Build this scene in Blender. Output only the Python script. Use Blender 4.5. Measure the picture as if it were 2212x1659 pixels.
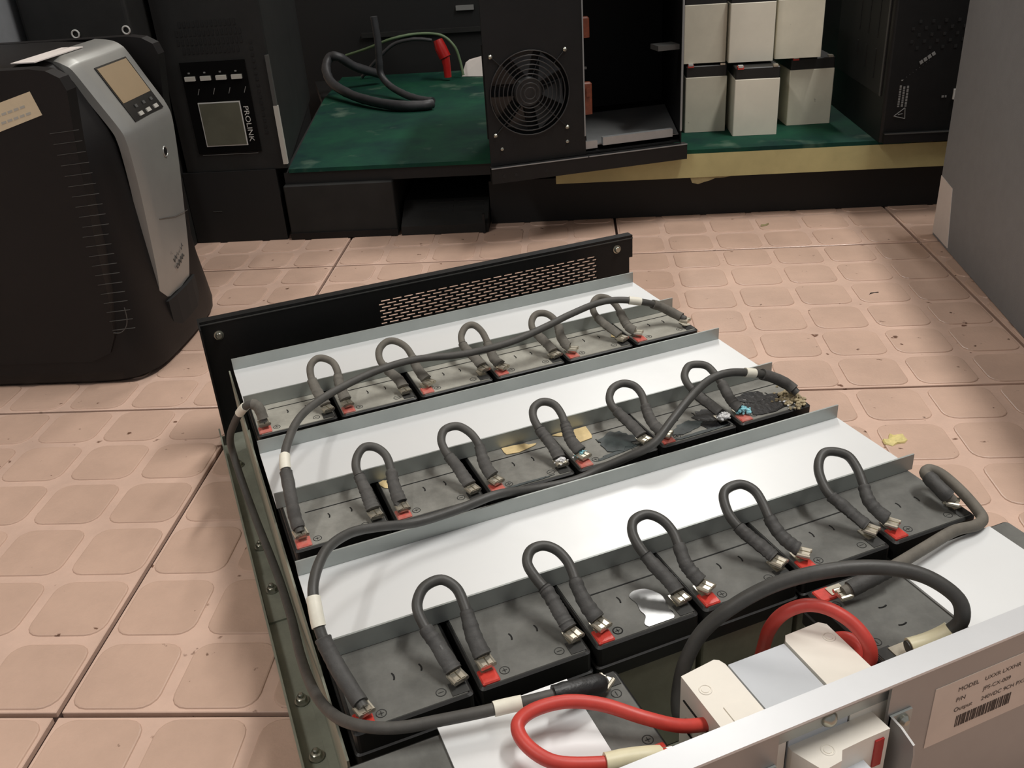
import bpy, bmesh, math, random
from mathutils import Vector, Matrix
random.seed(11)
S = bpy.context.scene
for o in list(bpy.data.objects): bpy.data.objects.remove(o)
COL = S.collection
TH = 0.4394                    # the room is turned by this much against the battery tray
CT, ST = math.cos(TH), math.sin(TH)

# ------------------------------------------------------------------ camera
cam = bpy.data.objects.new('camera', bpy.data.cameras.new('camera')); COL.objects.link(cam); S.camera = cam
yaw, pitch, roll, f = 0.3545, 0.4888, -0.0709, 1982.0
fw = Vector((math.sin(yaw)*math.cos(pitch), math.cos(yaw)*math.cos(pitch), -math.sin(pitch)))
r0 = fw.cross(Vector((0, 0, 1))).normalized(); u0 = r0.cross(fw)
rt = math.cos(roll)*r0 + math.sin(roll)*u0; up = -math.sin(roll)*r0 + math.cos(roll)*u0
M = Matrix((rt, up, -fw)).transposed().to_4x4(); M.translation = Vector((-0.034, -0.3377, 0.4564))
cam.matrix_world = M
cam.data.sensor_fit = 'HORIZONTAL'; cam.data.sensor_width = 36.0; cam.data.lens = 36.0*f/2212.0
cam.data.clip_start = 0.01; cam.data.clip_end = 50

# ------------------------------------------------------------------ world, lamps, exposure
S.view_settings.view_transform = 'Standard'; S.view_settings.look = 'None'
S.view_settings.gamma = 1.0; S.view_settings.use_curve_mapping = False
S.view_settings.exposure = 0.0
W = bpy.data.worlds.new('room_ambient'); S.world = W; W.use_nodes = True
bg = W.node_tree.nodes['Background']; bg.inputs[0].default_value = (0.93, 0.95, 1.0, 1); bg.inputs[1].default_value = 0.34
def rw(a, b, z=0.0): return Vector((a*CT + b*ST, -a*ST + b*CT, z))      # room coordinates to world
def tube_lamp(name, a, b, z, sx, sy, power, colr=(1, .982, .945)):
    l = bpy.data.lights.new(name, 'AREA'); l.shape = 'RECTANGLE'; l.size = sx; l.size_y = sy; l.energy = power; l.color = colr
    o = bpy.data.objects.new(name, l); COL.objects.link(o); o.location = rw(a, b, z); o.rotation_euler = (0, 0, -TH)
    return o
tube_lamp('ceiling_tube_light', 0.43, 3.05, 2.62, 0.20, 1.2, 30)
tube_lamp('ceiling_tube_light.001', -1.25, -0.7, 2.62, 0.20, 1.2, 21)
tube_lamp('ceiling_tube_light.002', 1.10, 0.55, 2.62, 0.20, 1.2, 50)

# ------------------------------------------------------------------ materials
MATS = {}
def nd(nt, t, **kw):
    n = nt.nodes.new(t)
    for k, v in kw.items(): setattr(n, k, v)
    return n
def mat(name, col, rough=.5, metal=0.0, var=0.0, vscale=20., col2=None, bump=0.0, bscale=200., spec=.5, speck=None, coat=0.0, rvar=0.0):
    """principled material with procedural colour variation, fine relief and optional specks of another colour"""
    m = bpy.data.materials.new(name); m.use_nodes = True; nt = m.node_tree; p = nt.nodes['Principled BSDF']
    p.inputs['Roughness'].default_value = rough; p.inputs['Metallic'].default_value = metal
    p.inputs['Specular IOR Level'].default_value = spec; p.inputs['Coat Weight'].default_value = coat
    p.inputs['Base Color'].default_value = (*col, 1)
    tc = nd(nt, 'ShaderNodeTexCoord'); L = nt.links.new
    info = nd(nt, 'ShaderNodeObjectInfo'); add = nd(nt, 'ShaderNodeVectorMath', operation='ADD')
    L(tc.outputs['Object'], add.inputs[0]); L(info.outputs['Location'], add.inputs[1]); vec = add.outputs[0]
    cur = None
    if var > 0 or col2:
        n = nd(nt, 'ShaderNodeTexNoise'); n.inputs['Scale'].default_value = vscale; n.inputs['Detail'].default_value = 6; n.inputs['Roughness'].default_value = .65
        L(vec, n.inputs['Vector'])
        cr = nd(nt, 'ShaderNodeValToRGB'); L(n.outputs['Fac'], cr.inputs[0])
        c2 = col2 or tuple(max(0, c*(1-var)) for c in col); c1 = tuple(min(1, c*(1+var*.5)) for c in col)
        cr.color_ramp.elements[0].position = .35; cr.color_ramp.elements[0].color = (*c2, 1)
        cr.color_ramp.elements[1].position = .65; cr.color_ramp.elements[1].color = (*c1, 1)
        cur = cr.outputs[0]
        if rvar:
            mr = nd(nt, 'ShaderNodeMapRange'); L(n.outputs['Fac'], mr.inputs[0]); mr.inputs[1].default_value = .3; mr.inputs[2].default_value = .7
            mr.inputs[3].default_value = rough+rvar; mr.inputs[4].default_value = rough-rvar; L(mr.outputs[0], p.inputs['Roughness'])
    if speck:
        sc, sscale, thr, soft = speck
        n2 = nd(nt, 'ShaderNodeTexNoise'); n2.inputs['Scale'].default_value = sscale; n2.inputs['Detail'].default_value = 4; L(vec, n2.inputs['Vector'])
        cr2 = nd(nt, 'ShaderNodeValToRGB'); L(n2.outputs['Fac'], cr2.inputs[0])
        cr2.color_ramp.elements[0].position = thr; cr2.color_ramp.elements[0].color = (0, 0, 0, 1)
        cr2.color_ramp.elements[1].position = min(1, thr+soft); cr2.color_ramp.elements[1].color = (1, 1, 1, 1)
        mx = nd(nt, 'ShaderNodeMix', data_type='RGBA'); L(cr2.outputs[0], mx.inputs[0])
        if cur: L(cur, mx.inputs[6])
        else: mx.inputs[6].default_value = (*col, 1)
        mx.inputs[7].default_value = (*sc, 1); cur = mx.outputs[2]
    if cur: L(cur, p.inputs['Base Color'])
    if bump:
        n3 = nd(nt, 'ShaderNodeTexNoise'); n3.inputs['Scale'].default_value = bscale; n3.inputs['Detail'].default_value = 3; L(vec, n3.inputs['Vector'])
        b = nd(nt, 'ShaderNodeBump'); b.inputs['Strength'].default_value = bump; b.inputs['Distance'].default_value = .001
        L(n3.outputs['Fac'], b.inputs['Height']); L(b.outputs[0], p.inputs['Normal'])
    MATS[name] = m; return m
def sr(r, g, b):                                             # sRGB 0-255 to linear
    return tuple(((c/255)/12.92 if c/255 <= .04045 else ((c/255+.055)/1.055)**2.4) for c in (r, g, b))
mat('tile_ridge', sr(214,183,165), .26, var=.10, vscale=14, bump=.15, bscale=350, speck=(sr(110,78,62), 60, .68, .05))
mat('tile_pad', sr(201,170,151), .38, var=.10, vscale=11, bump=.2, bscale=420, speck=(sr(104,74,58), 75, .695, .04))
mat('grout', sr(52,32,24), .9, var=.3, vscale=60)
mat('zinc_plate', sr(232,234,234), .40, metal=.32, var=.03, vscale=9, rvar=.05)
mat('zinc_flange', sr(170,175,172), .45, metal=.6, var=.08, vscale=25)  # same sheet as zinc_plate; shade of its upright folds put into the colour
mat('zinc_tray', sr(156,159,144), .5, metal=.3, var=.22, vscale=22, rvar=.08)
mat('front_steel', sr(160,158,156), .42, metal=.6, var=.05, vscale=12)
mat('front_steel_lit', sr(214,216,218), .36, metal=.5, var=.04, vscale=12)  # same plate as front_steel; overhead light on its fold put into the colour
mat('black_paint', sr(18,18,18), .5, spec=.35, var=.2, vscale=30, bump=.1, bscale=500)
mat('lid_black', sr(30,30,29), .48, var=.2, vscale=40)
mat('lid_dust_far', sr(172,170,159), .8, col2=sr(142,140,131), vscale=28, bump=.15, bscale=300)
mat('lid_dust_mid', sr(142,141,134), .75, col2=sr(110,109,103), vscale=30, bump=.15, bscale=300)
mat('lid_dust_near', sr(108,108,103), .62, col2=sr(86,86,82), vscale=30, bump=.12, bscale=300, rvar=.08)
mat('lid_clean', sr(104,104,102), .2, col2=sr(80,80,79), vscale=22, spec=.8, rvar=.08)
mat('container_grey', sr(146,146,128), .55, var=.2, vscale=25)
mat('groove', sr(18,18,17), .8)
mat('mark_dark', sr(52,52,50), .7)
mat('terminal_red', sr(205,66,56), .33, var=.2, vscale=200)
mat('terminal_red_dusty', sr(205,86,74), .6, col2=sr(196,130,118), vscale=220)
mat('crimp_metal', sr(206,200,184), .3, metal=.8, var=.12, vscale=200)
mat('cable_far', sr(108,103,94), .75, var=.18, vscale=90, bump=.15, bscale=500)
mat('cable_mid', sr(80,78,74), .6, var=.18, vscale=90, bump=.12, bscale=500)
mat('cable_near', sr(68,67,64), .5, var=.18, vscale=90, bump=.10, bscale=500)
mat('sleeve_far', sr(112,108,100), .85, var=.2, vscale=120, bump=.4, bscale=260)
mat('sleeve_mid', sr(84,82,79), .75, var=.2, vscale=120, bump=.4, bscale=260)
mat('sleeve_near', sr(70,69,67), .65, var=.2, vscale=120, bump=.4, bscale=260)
mat('sleeve_black', sr(34,34,34), .45, var=.25, vscale=120, bump=.4, bscale=260)
mat('marker_white', sr(236,232,216), .5, var=.06, vscale=150)
mat('sleeve_cream', sr(226,218,184), .45, var=.05, vscale=100)
mat('cable_red', sr(205,70,60), .42, var=.12, vscale=90)
mat('breaker_cream', sr(236,230,218), .45, var=.03, vscale=40)
mat('breaker_grey', sr(196,200,204), .4, var=.03, vscale=40)
mat('steel_bolt', sr(176,176,164), .28, metal=.9, var=.1, vscale=300)
mat('label_paper', sr(214,198,184), .6, var=.04, vscale=60)
mat('ink', sr(70,60,54), .8)
mat('print_white', sr(190,190,186), .7)
mat('print_grey', sr(120,120,118), .7)
mat('ups_black', sr(20,18,18), .5, var=.15, vscale=18, bump=.08, bscale=600, spec=.3)
mat('ups_gloss', sr(14,14,14), .25, var=.1, vscale=18)
mat('slat_grey', sr(72,72,70), .5)
mat('ups_silver', sr(158,158,154), .38, metal=.5, var=.04, vscale=30)
mat('lcd_tan', sr(150,130,102), .3, var=.05, vscale=20)
mat('lcd_olive', sr(92,92,80), .3, var=.12, vscale=40)
mat('button_grey', sr(176,174,166), .5)
mat('sticker_cream', sr(214,198,168), .65, var=.05, vscale=60)
mat('sticker_white', sr(224,216,210), .6, var=.03, vscale=60)
mat('tower_black', sr(35,35,34), .6, spec=.3, var=.2, vscale=25)
mat('void_black', sr(10,10,10), .7)
mat('mat_green', sr(24,72,52), .75, spec=.15, col2=sr(16,48,45), vscale=9, bump=.1, bscale=200, speck=(sr(92,112,96), 14, .62, .2))
mat('board_wood', sr(182,172,122), .65, var=.14, vscale=14)
mat('chip_wood', sr(150,138,100), .8, var=.2, vscale=60)
mat('bare_battery', sr(224,218,198), .6, var=.07, vscale=20, speck=(sr(90,82,66), 42, .70, .05))
mat('bare_battery_light', sr(236,230,212), .55, var=.05, vscale=20, speck=(sr(110,100,84), 50, .73, .04))
mat('cabinet_grey', sr(132,135,138), .6, var=.05, vscale=60, bump=.15, bscale=700)
mat('wire_black', sr(58,58,60), .5, var=.2, vscale=60)
mat('wire_green', sr(96,116,84), .5)
mat('plug_red', sr(170,30,28), .3, var=.1, vscale=60)
mat('copper_orange', sr(122,62,40), .5, var=.3, vscale=200)
mat('inner_steel', sr(176,178,178), .35, metal=.6, var=.1, vscale=20)
mat('fan_wire', sr(62,62,62), .3, metal=.5)
mat('bare_edge', sr(150,152,152), .4, metal=.5)
mat('fan_blade', sr(48,48,48), .35)
mat('scrap_tan', sr(226,202,150), .7, var=.12, vscale=120)
mat('salt_white', sr(232,232,232), .8, var=.15, vscale=400, bump=.5, bscale=600)
mat('salt_blue', sr(118,192,206), .75, col2=sr(160,216,224), vscale=300, bump=.5, bscale=600)
mat('salt_tan', sr(196,180,144), .85, col2=sr(140,128,104), vscale=260, bump=.5, bscale=600)
mat('acid_wet', sr(17,17,19), .3, spec=.35, var=.25, vscale=120, speck=(sr(170,168,166), 300, .66, .05), bump=.2, bscale=300)
mat('acid_dry', sr(58,66,66), .5, var=.35, vscale=160)
mat('leaf_yellow', sr(222,206,140), .7, var=.2, vscale=200)
mat('wall_paint', sr(222,218,208), .8, var=.03, vscale=3)
mat('ceiling_paint', sr(235,235,230), .85, var=.02, vscale=3)
mat('red_label', sr(150,60,66), .6)

# ------------------------------------------------------------------ mesh builder
class MB:
    def __init__(s, off=(0, 0, 0)): s.v = []; s.f = []; s.o = Vector(off); s.smooth = []
    def add(s, vs, fs, sm=False):
        n = len(s.v); s.v += [tuple(Vector(v)-s.o) for v in vs]
        for f_ in fs: s.f.append(tuple(i+n for i in f_)); s.smooth.append(sm)
        return s
    def box(s, x0, x1, y0, y1, z0, z1):
        vs = [(x, y, z) for z in (z0, z1) for y in (y0, y1) for x in (x0, x1)]
        return s.add(vs, [(0,2,3,1),(4,5,7,6),(0,1,5,4),(2,6,7,3),(0,4,6,2),(1,3,7,5)])
    def bbox(s, x0, x1, y0, y1, z0, z1, b):                    # box with bevelled top and upright edges
        pr = rrect(x0, x1, y0, y1, b*1.4, 3); pt = rrect(x0+b, x1-b, y0+b, y1-b, b, 3)
        return s.loft([[(p[0], p[1], z0) for p in pr], [(p[0], p[1], z1-b) for p in pr], [(p[0], p[1], z1) for p in pt]])
    def loft(s, loops, sm=False, cap=True):
        n = len(loops[0]); vs = [p for l in loops for p in l]; fs = []
        for k in range(len(loops)-1):
            for i in range(n):
                j = (i+1) % n; fs.append((k*n+i, k*n+j, (k+1)*n+j, (k+1)*n+i))
        s.add(vs, fs, sm)
        if cap:
            m = len(s.v)-len(vs)
            s.f.append(tuple(m+i for i in reversed(range(n)))); s.smooth.append(False)
            s.f.append(tuple(m+(len(loops)-1)*n+i for i in range(n))); s.smooth.append(False)
        return s
    def prism(s, poly, z0, z1): return s.loft([[(x, y, z0) for x, y in poly], [(x, y, z1) for x, y in poly]])
    def prism_ax(s, poly, a0, a1, ax):                         # poly in the two other axes, extruded along ax
        def P(p, t): return (t, p[0], p[1]) if ax == 0 else (p[0], t, p[1])
        return s.loft([[P(p, a0) for p in poly], [P(p, a1) for p in poly]])
    def cyl(s, p0, p1, r0, r1=None, n=16, sm=True):
        r1 = r0 if r1 is None else r1
        return s.tube([p0, p1], [r0, r1], n, sm)
    def tube(s, pts, rad, n=10, sm=True, cap=True, flat=None):
        pts = [Vector(p) for p in pts]; m = len(pts)
        if not hasattr(rad, '__len__'): rad = [rad]*m
        T = []
        for i in range(m):
            d = pts[min(i+1, m-1)]-pts[max(i-1, 0)]; T.append(d.normalized() if d.length > 1e-9 else Vector((0, 0, 1)))
        ref = Vector((0, 0, 1)) if abs(T[0].z) < .9 else Vector((1, 0, 0))
        nrm = (ref - T[0]*ref.dot(T[0])).normalized(); loops = []
        for i in range(m):
            nrm = (nrm - T[i]*nrm.dot(T[i]))
            nrm = nrm.normalized() if nrm.length > 1e-6 else T[i].orthogonal().normalized()
            bn = T[i].cross(nrm); fl = flat[i] if flat else 1.0
            loops.append([pts[i] + (nrm*math.sin(2*math.pi*k/n)*fl + bn*math.cos(2*math.pi*k/n))*rad[i] for k in range(n)])
        for l in loops: l.reverse()
        return s.loft(loops, sm, cap)
    def lathe(s, prof, c=(0, 0, 0), ax=2, n=24, sm=True):
        loops = []
        for r, h in prof:
            l = []
            for k in range(n):
                a = 2*math.pi*k/n; x, y = r*math.cos(a), r*math.sin(a)
                p = (x, y, h) if ax == 2 else ((x, -h, y) if ax == 1 else (h, x, y))
                l.append((c[0]+p[0], c[1]+p[1], c[2]+p[2]))
            loops.append(l)
        return s.loft(loops, sm)
    def torus(s, c, R, r, ax=2, n=28, m=8, a0=0.0, a1=None):
        full = a1 is None; a1 = 2*math.pi if full else a1; pts = []
        for k in range(n+1):
            a = a0+(a1-a0)*k/n; x, y = R*math.cos(a), R*math.sin(a)
            p = (x, y, 0) if ax == 2 else ((x, 0, y) if ax == 1 else (0, x, y))
            pts.append((c[0]+p[0], c[1]+p[1], c[2]+p[2]))
        return s.tube(pts, r, m, True, not full)
    def blob(s, c, r, sq=1.0, jit=.25):
        bm = bmesh.new(); bmesh.ops.create_icosphere(bm, subdivisions=1, radius=1)
        vs = [(c[0]+v.co.x*r*(1+random.uniform(-jit, jit)), c[1]+v.co.y*r*(1+random.uniform(-jit, jit)), c[2]+v.co.z*r*sq*(1+random.uniform(-jit, jit))) for v in bm.verts]
        fs = [tuple(v.index for v in f_.verts) for f_ in bm.faces]; bm.free(); return s.add(vs, fs)
    def mesh(s, name):
        me = bpy.data.meshes.new(name); me.from_pydata(s.v, [], s.f)
        me.polygons.foreach_set('use_smooth', s.smooth); me.update()
        bm = bmesh.new(); bm.from_mesh(me); bmesh.ops.recalc_face_normals(bm, faces=bm.faces); bm.to_mesh(me); bm.free()
        if any(s.smooth): me.set_sharp_from_angle(angle=math.radians(42))
        return me
    def build(s, name, m, parent=None, label=None):
        me = s.mesh(name); me.materials.append(MATS[m])
        o = bpy.data.objects.new(name, me); COL.objects.link(o)
        if parent: o.parent = parent
        if label: o['label'] = label
        return o
def rrect(x0, x1, y0, y1, r, n=4):
    P = []
    for cx, cy, a in ((x1-r, y0+r, -90), (x1-r, y1-r, 0), (x0+r, y1-r, 90), (x0+r, y0+r, 180)):
        for k in range(n+1):
            t = math.radians(a+90*k/n); P.append((cx+r*math.cos(t), cy+r*math.sin(t)))
    return P
def tag(o, label, cat, group=None):
    o['label'] = label; o['category'] = cat
    if group: o['group'] = group
    return o
def thing(name, label, cat, loc=(0, 0, 0), rz=0.0, group=None):
    o = bpy.data.objects.new(name, None); COL.objects.link(o); o.location = loc; o.rotation_euler = (0, 0, rz); o.empty_display_size = .02
    return tag(o, label, cat, group)
def rthing(name, label, cat, base, group=None, yawr=0.0):     # a thing standing in room coordinates
    return thing(name, label, cat, rw(*base), -TH+yawr, group)
def copy_tree(o, parent=None):
    c = o.copy(); COL.objects.link(c); c.parent = parent
    for ch in [x for x in bpy.data.objects if x.parent == o]: copy_tree(ch, c)
    return c
def smooth_path(P, per=6):
    P = [Vector(p) for p in P]; out = []; n = len(P)
    for i in range(n-1):
        p0, p1, p2, p3 = P[max(i-1, 0)], P[i], P[i+1], P[min(i+2, n-1)]
        for k in range(per):
            t = k/per
            out.append(.5*((2*p1)+(p2-p0)*t+(2*p0-5*p1+4*p2-p3)*t*t+(3*p1-p0-3*p2+p3)*t**3))
    out.append(P[-1]); return out
def cut(path, s0, s1):                                        # part of a path by arc length
    out = []; s = 0.0; ok = False
    for i in range(len(path)-1):
        a, b = path[i], path[i+1]; d = (b-a).length
        if d < 1e-9: continue
        lo, hi = max(s0, s), min(s1, s+d)
        if hi > lo:
            if not out: out.append(a.lerp(b, (lo-s)/d))
            out.append(a.lerp(b, (hi-s)/d))
        s += d
    return out
def plen(path): return sum((path[i+1]-path[i]).length for i in range(len(path)-1))
def text(name, body, size, m, parent, loc, rot, sx=1.0, depth=.0, align='LEFT'):
    cu = bpy.data.curves.new(name, 'FONT'); cu.body = body; cu.size = size; cu.extrude = depth; cu.align_x = align
    t = bpy.data.objects.new(name+'_tmp', cu); COL.objects.link(t)
    me = bpy.data.meshes.new_from_object(t.evaluated_get(bpy.context.evaluated_depsgraph_get())); bpy.data.objects.remove(t)
    me.materials.clear(); me.materials.append(MATS[m])
    o = bpy.data.objects.new(name, me); COL.objects.link(o); o.parent = parent; o.location = loc; o.rotation_euler = rot; o.scale = (sx, 1, 1)
    return o

# ------------------------------------------------------------------ the room
def struct(o): o['kind'] = 'structure'; return o
RZ = (0, 0, -TH)
fl = struct(MB().box(-3.2, 3.2, -2.6, 4.4, -.05, -.0055).build('floor', 'grout')); fl.rotation_euler = RZ
fl['label'] = 'pink cobble-patterned ceramic tile floor with dark joints'
w = struct(MB().box(-3.2, 3.2, 4.4, 4.5, -.05, 2.75).build('wall_back', 'wall_paint')); w.rotation_euler = RZ
w = struct(MB().box(-3.3, -3.2, -2.6, 4.4, -.05, 2.75).build('wall_left', 'wall_paint')); w.rotation_euler = RZ
w = struct(MB().box(-3.2, 3.2, -2.6, 4.4, 2.70, 2.75).build('ceiling', 'ceiling_paint')); w.rotation_euler = RZ
TS = .4115; A0 = -.238; B0 = .0935; PP = TS/6; RH = .0011
tm = MB().bbox(.0019, TS-.0019, .0019, TS-.0019, -.0055, -RH, .0005).mesh('tile'); tm.materials.append(MATS['tile_ridge'])
def pad_loops(cx, cy, z0):
    h = PP/2-.0042
    return [[(cx+x, cy+y, z0-.0002) for x, y in rrect(-h, h, -h, h, .013, 4)],
            [(cx+x, cy+y, z0+RH*.75) for x, y in rrect(-h+.0006, h-.0006, -h+.0006, h-.0006, .0125, 4)],
            [(cx+x, cy+y, z0+RH) for x, y in rrect(-h+.0015, h-.0015, -h+.0015, h-.0015, .0116, 4)]]
pm_ = MB().loft(pad_loops(0, 0, 0)).mesh('tile_pad'); pm_.materials.append(MATS['tile_pad'])
camI = cam.matrix_world.inverted()
def in_view(a, b):
    w_ = rw(a, b, 0); q = camI @ w_
    if q.z > -.1: return False
    x, y = 1106+f*q.x/-q.z, 829.5-f*q.y/-q.z
    if not (-60 < x < 2270 and 380 < y < 1720): return False
    if w_.x > -.02 and w_.x < .40 and -.09 < w_.y < .50: return False          # under the tray
    if b > 1.08 or (a > .64) or (a < -.40 and b > .60): return False          # behind the shelf base, cabinet, tower
    return True
rest = MB(); npad = 0
for i in range(-6, 7):
    for j in range(-6, 9):
        ta, tb = A0+i*TS, B0+j*TS
        if not (-3.1 < ta < 2.7 and -2.5 < tb < 3.9): continue
        t = bpy.data.objects.new('tile', tm); COL.objects.link(t); t.parent = fl; t.location = (ta, tb, 0)
        for p in range(6):
            for q in range(6):
                a, b = ta+(p+.5)*PP, tb+(q+.5)*PP
                if in_view(a, b) and npad < 300:
                    npad += 1
                    o = bpy.data.objects.new('tile_pad', pm_); COL.objects.link(o); o.parent = t; o.location = ((p+.5)*PP, (q+.5)*PP, -RH)
                elif -1.6 < a < 1.9 and -1.2 < b < 2.2: rest.loft(pad_loops(a, b, -RH))
o = rest.build('tile_pads_around', 'tile_pad', fl); o['kind'] = 'stuff'

# ------------------------------------------------------------------ the battery tray
TB = (.185, .2, 0)
tray = thing('battery_tray', 'open sheet metal battery tray with black vented front panel lying on the tiles', 'battery tray', TB)
def tp(name, m, fn, label=None):
    mb = MB(TB); fn(mb); return mb.build(name, m, tray, label)
tp('base_plate', 'zinc_tray', lambda m: m.box(-.034, .406, -.108, .500, .0003, .003))
tp('side_rim', 'zinc_tray', lambda m: (m.box(-.0345, -.0330, -.108, .498, .0003, .013)))
tp('side_rim', 'zinc_tray', lambda m: (m.box(.4045, .406, -.108, .498, .0003, .013)))
tp('inner_wall', 'zinc_tray', lambda m: (m.box(-.0135, -.0122, -.012, .462, .003, .088), m.box(-.0190, -.0122, -.012, .462, .003, .0045)))
tp('inner_wall', 'zinc_tray', lambda m: (m.box(.3920, .3932, -.012, .462, .003, .080), m.box(.3920, .399, -.012, .462, .003, .0045)))
tp('splice_plate', 'zinc_tray', lambda m: m.box(-.0325, -.0140, .205, .262, .003, .0046))
for y in (.436, .300, .240, .122, .074):
    b_ = MB(TB); c = (-.0245, y, .0035 if not .205 < y < .262 else .0047)
    b_.lathe([(.0048, 0), (.0048, .0008)], c, 2, 16); b_.lathe([(.0036, .0008), (.0036, .0036), (.003, .004)], c, 2, 6, False); b_.lathe([(.0018, .004), (.0018, .0062), (.0012, .0068)], c, 2, 12)
    b_.build('bolt', 'steel_bolt', tray)
# black vented panel at the far end: solid margins, and bars and webs that leave real slots
pan = MB(TB); y0, y1 = .500, .5025
SX0, SX1, NZ, PZ, PXs = .1415, .3835, 9, .0034, .0120; sz1 = .1095; sz0 = sz1-NZ*PZ
pan.box(-.030, SX0, y0, y1, .001, .125); pan.box(SX1, .4265, y0, y1, .10, .125); pan.box(SX1, .4225, y0, y1, .001, .10)
pan.box(SX0, SX1, y0, y1, sz1, .125); pan.box(SX0, SX1, y0, y1, .001, sz0)
for k in range(NZ):
    zb = sz0+k*PZ; pan.box(SX0, SX1, y0, y1, zb, zb+.0014)
    x = SX0 - (PXs/2 if k % 2 else 0)
    while x < SX1:
        a, b = max(SX0, x), min(SX1, x+.0026)
        if b > a: pan.box(a, b, y0, y1, zb+.0014, zb+PZ)
        x += PXs
pan.box(-.030, .4265, y1, .510, .1225, .125); pan.box(-.030, .4265, .5085, .510, .112, .1225); pan.box(-.030, -.0285, .480, y0, .001, .125)
pan.build('vented_panel', 'black_paint', tray, 'black panel with brick pattern of vent slots')
tp('panel_edge_trim', 'slat_grey', lambda m: m.box(-.0302, .4267, .4994, .5004, .1212, .1222))
for x, z in ((-.0137, .109), (.4072, .1125)):
    b_ = MB(TB); b_.lathe([(.0046, 0), (.0046, .0008), (.0034, .0009), (.0034, .0026), (.0026, .0036)], (x, .4999, z), 1, 16)
    b_.build('panel_screw', 'steel_bolt', tray)
# near end plate with folded top, opening for the breaker, label
fp = MB(TB); CX0, CX1, CZ0, CZ1 = .1635, .2260, .035, .1225
fp.box(-.034, CX0, -.1115, -.1100, .0003, .1236); fp.box(CX1, .406, -.1115, -.1100, .0003, .1236); fp.box(CX0, CX1, -.1115, -.11, .0003, CZ0); fp.box(CX0, CX1, -.1115, -.11, CZ1, .1236)
MB(TB).box(-.034, .406, -.1118, -.0985, .1236, .1252).build('top_fold', 'front_steel_lit', tray)
fp.build('end_plate', 'front_steel', tray, 'bright folded steel plate at the near end')
tp('breaker_bracket', 'zinc_flange', lambda m: (m.box(CX0-.004, CX1+.004, -.1075, -.1065, .1105, .1236)))
b_ = MB(TB); b_.lathe([(.0042, 0), (.0042, .0008), (.0036, .0016), (.0022, .0030), (.0006, .0034)], (.1945, -.1075, .1140), 1, 16); b_.build('bracket_screw', 'steel_bolt', tray)
tp('guard_plate', 'front_steel', lambda m: m.prism_ax([(-.1117, .1045), (-.1190, .1040), (-.1275, .1010), (-.1285, .0950), (-.1285, .050), (-.1117, .045)], .2270, .2282, 0))
tp('guard_plate', 'front_steel', lambda m: m.prism_ax([(-.1115, .104), (-.1210, .1035), (-.1260, .098), (-.1260, .055), (-.1115, .050)], .1610, .1625, 0))
tp('guard_flange', 'zinc_flange', lambda m: m.box(.1560, .1625, -.1128, -.1116, .080, .1045))
tp('guard_flange', 'zinc_flange', lambda m: m.box(.2270, .2400, -.1128, -.1116, .060, .1045))
b_ = MB(TB); b_.lathe([(.0032, 0), (.0032, .0014), (.0016, .0030)], (.2345, -.1128, .1000), 1, 14); b_.build('guard_screw', 'steel_bolt', tray)
lb = tp('rating_label', 'label_paper', lambda m: m.box(.2542, .338, -.1118, -.1115, .0685, .109), 'beige paper rating label with barcode')
RX = (math.pi/2, 0, 0)
def lab(s_, x, z, sz): text('print', s_, sz, 'ink', lb, (x-TB[0], -.1120-TB[1], z-TB[2]), RX)
lab('MODEL', .2692, .1008, .0040); lab('UXXR LXXHR', .2862, .1008, .0038)
lab('P/N', .2692, .0938, .0040); lab('JPS-CX-009', .2866, .0938, .0038)
lab('Output', .2692, .0868, .0040); lab('240VDC 9CH PXX', .2868, .0868, .0038)
bc = MB(TB); x = .2722; rr_ = random.Random(4)
while x < .3085:
    wd = rr_.choice((.0004, .0004, .0007, .0010)); bc.box(x, x+wd, -.1120, -.1118, .0752, .0830); x += wd+rr_.choice((.0004, .0006, .0008))
bc.build('barcode', 'ink', lb)

# ------------------------------------------------------------------ hold-down channels over the battery rows
for y0, y1, nm in ((.355, .433, 'far'), (.2015, .2785, 'middle'), (.047, .1235, 'near')):
    base = (.19, (y0+y1)/2, .1003)
    t = thing('hold_down_channel', {'far': 'bright zinc hold-down channel nearest the black vented panel', 'middle': 'bright zinc hold-down channel between the far and middle battery rows',
              'near': 'bright zinc hold-down channel behind the nearest battery row'}[nm], 'metal channel', base, 0, 'hold-down channels')
    MB(base).box(-.010, .3895, y0+.0013, y1-.0013, .1003, .1016).build('web', 'zinc_plate', t)
    MB(base).box(-.010, .3895, y0, y0+.0012, .1003, .1122).build('flange', 'zinc_flange', t)
    MB(base).box(-.010, .3895, y1-.0012, y1, .1003, .1122).build('flange', 'zinc_flange', t)
for x0, x1, y0, y1, lbl in ((.031, .101, -.0905, -.0225, 'small bright cover plate on the near left battery under the red cable'),
                            (.307, .3835, -.0885, -.0225, 'small bright cover plate on the near right battery')):
    base = ((x0+x1)/2, (y0+y1)/2, .1003)
    t = thing('cover_plate', lbl, 'metal plate', base, 0, 'cover plates on the near batteries')
    MB(base).box(x0, x1, y0, y1, .1003, .1017).build('web', 'zinc_plate', t)
    MB(base).box(x0, x1, y0-.0012, y0, .092, .1017).build('flange', 'zinc_flange', t)

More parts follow.
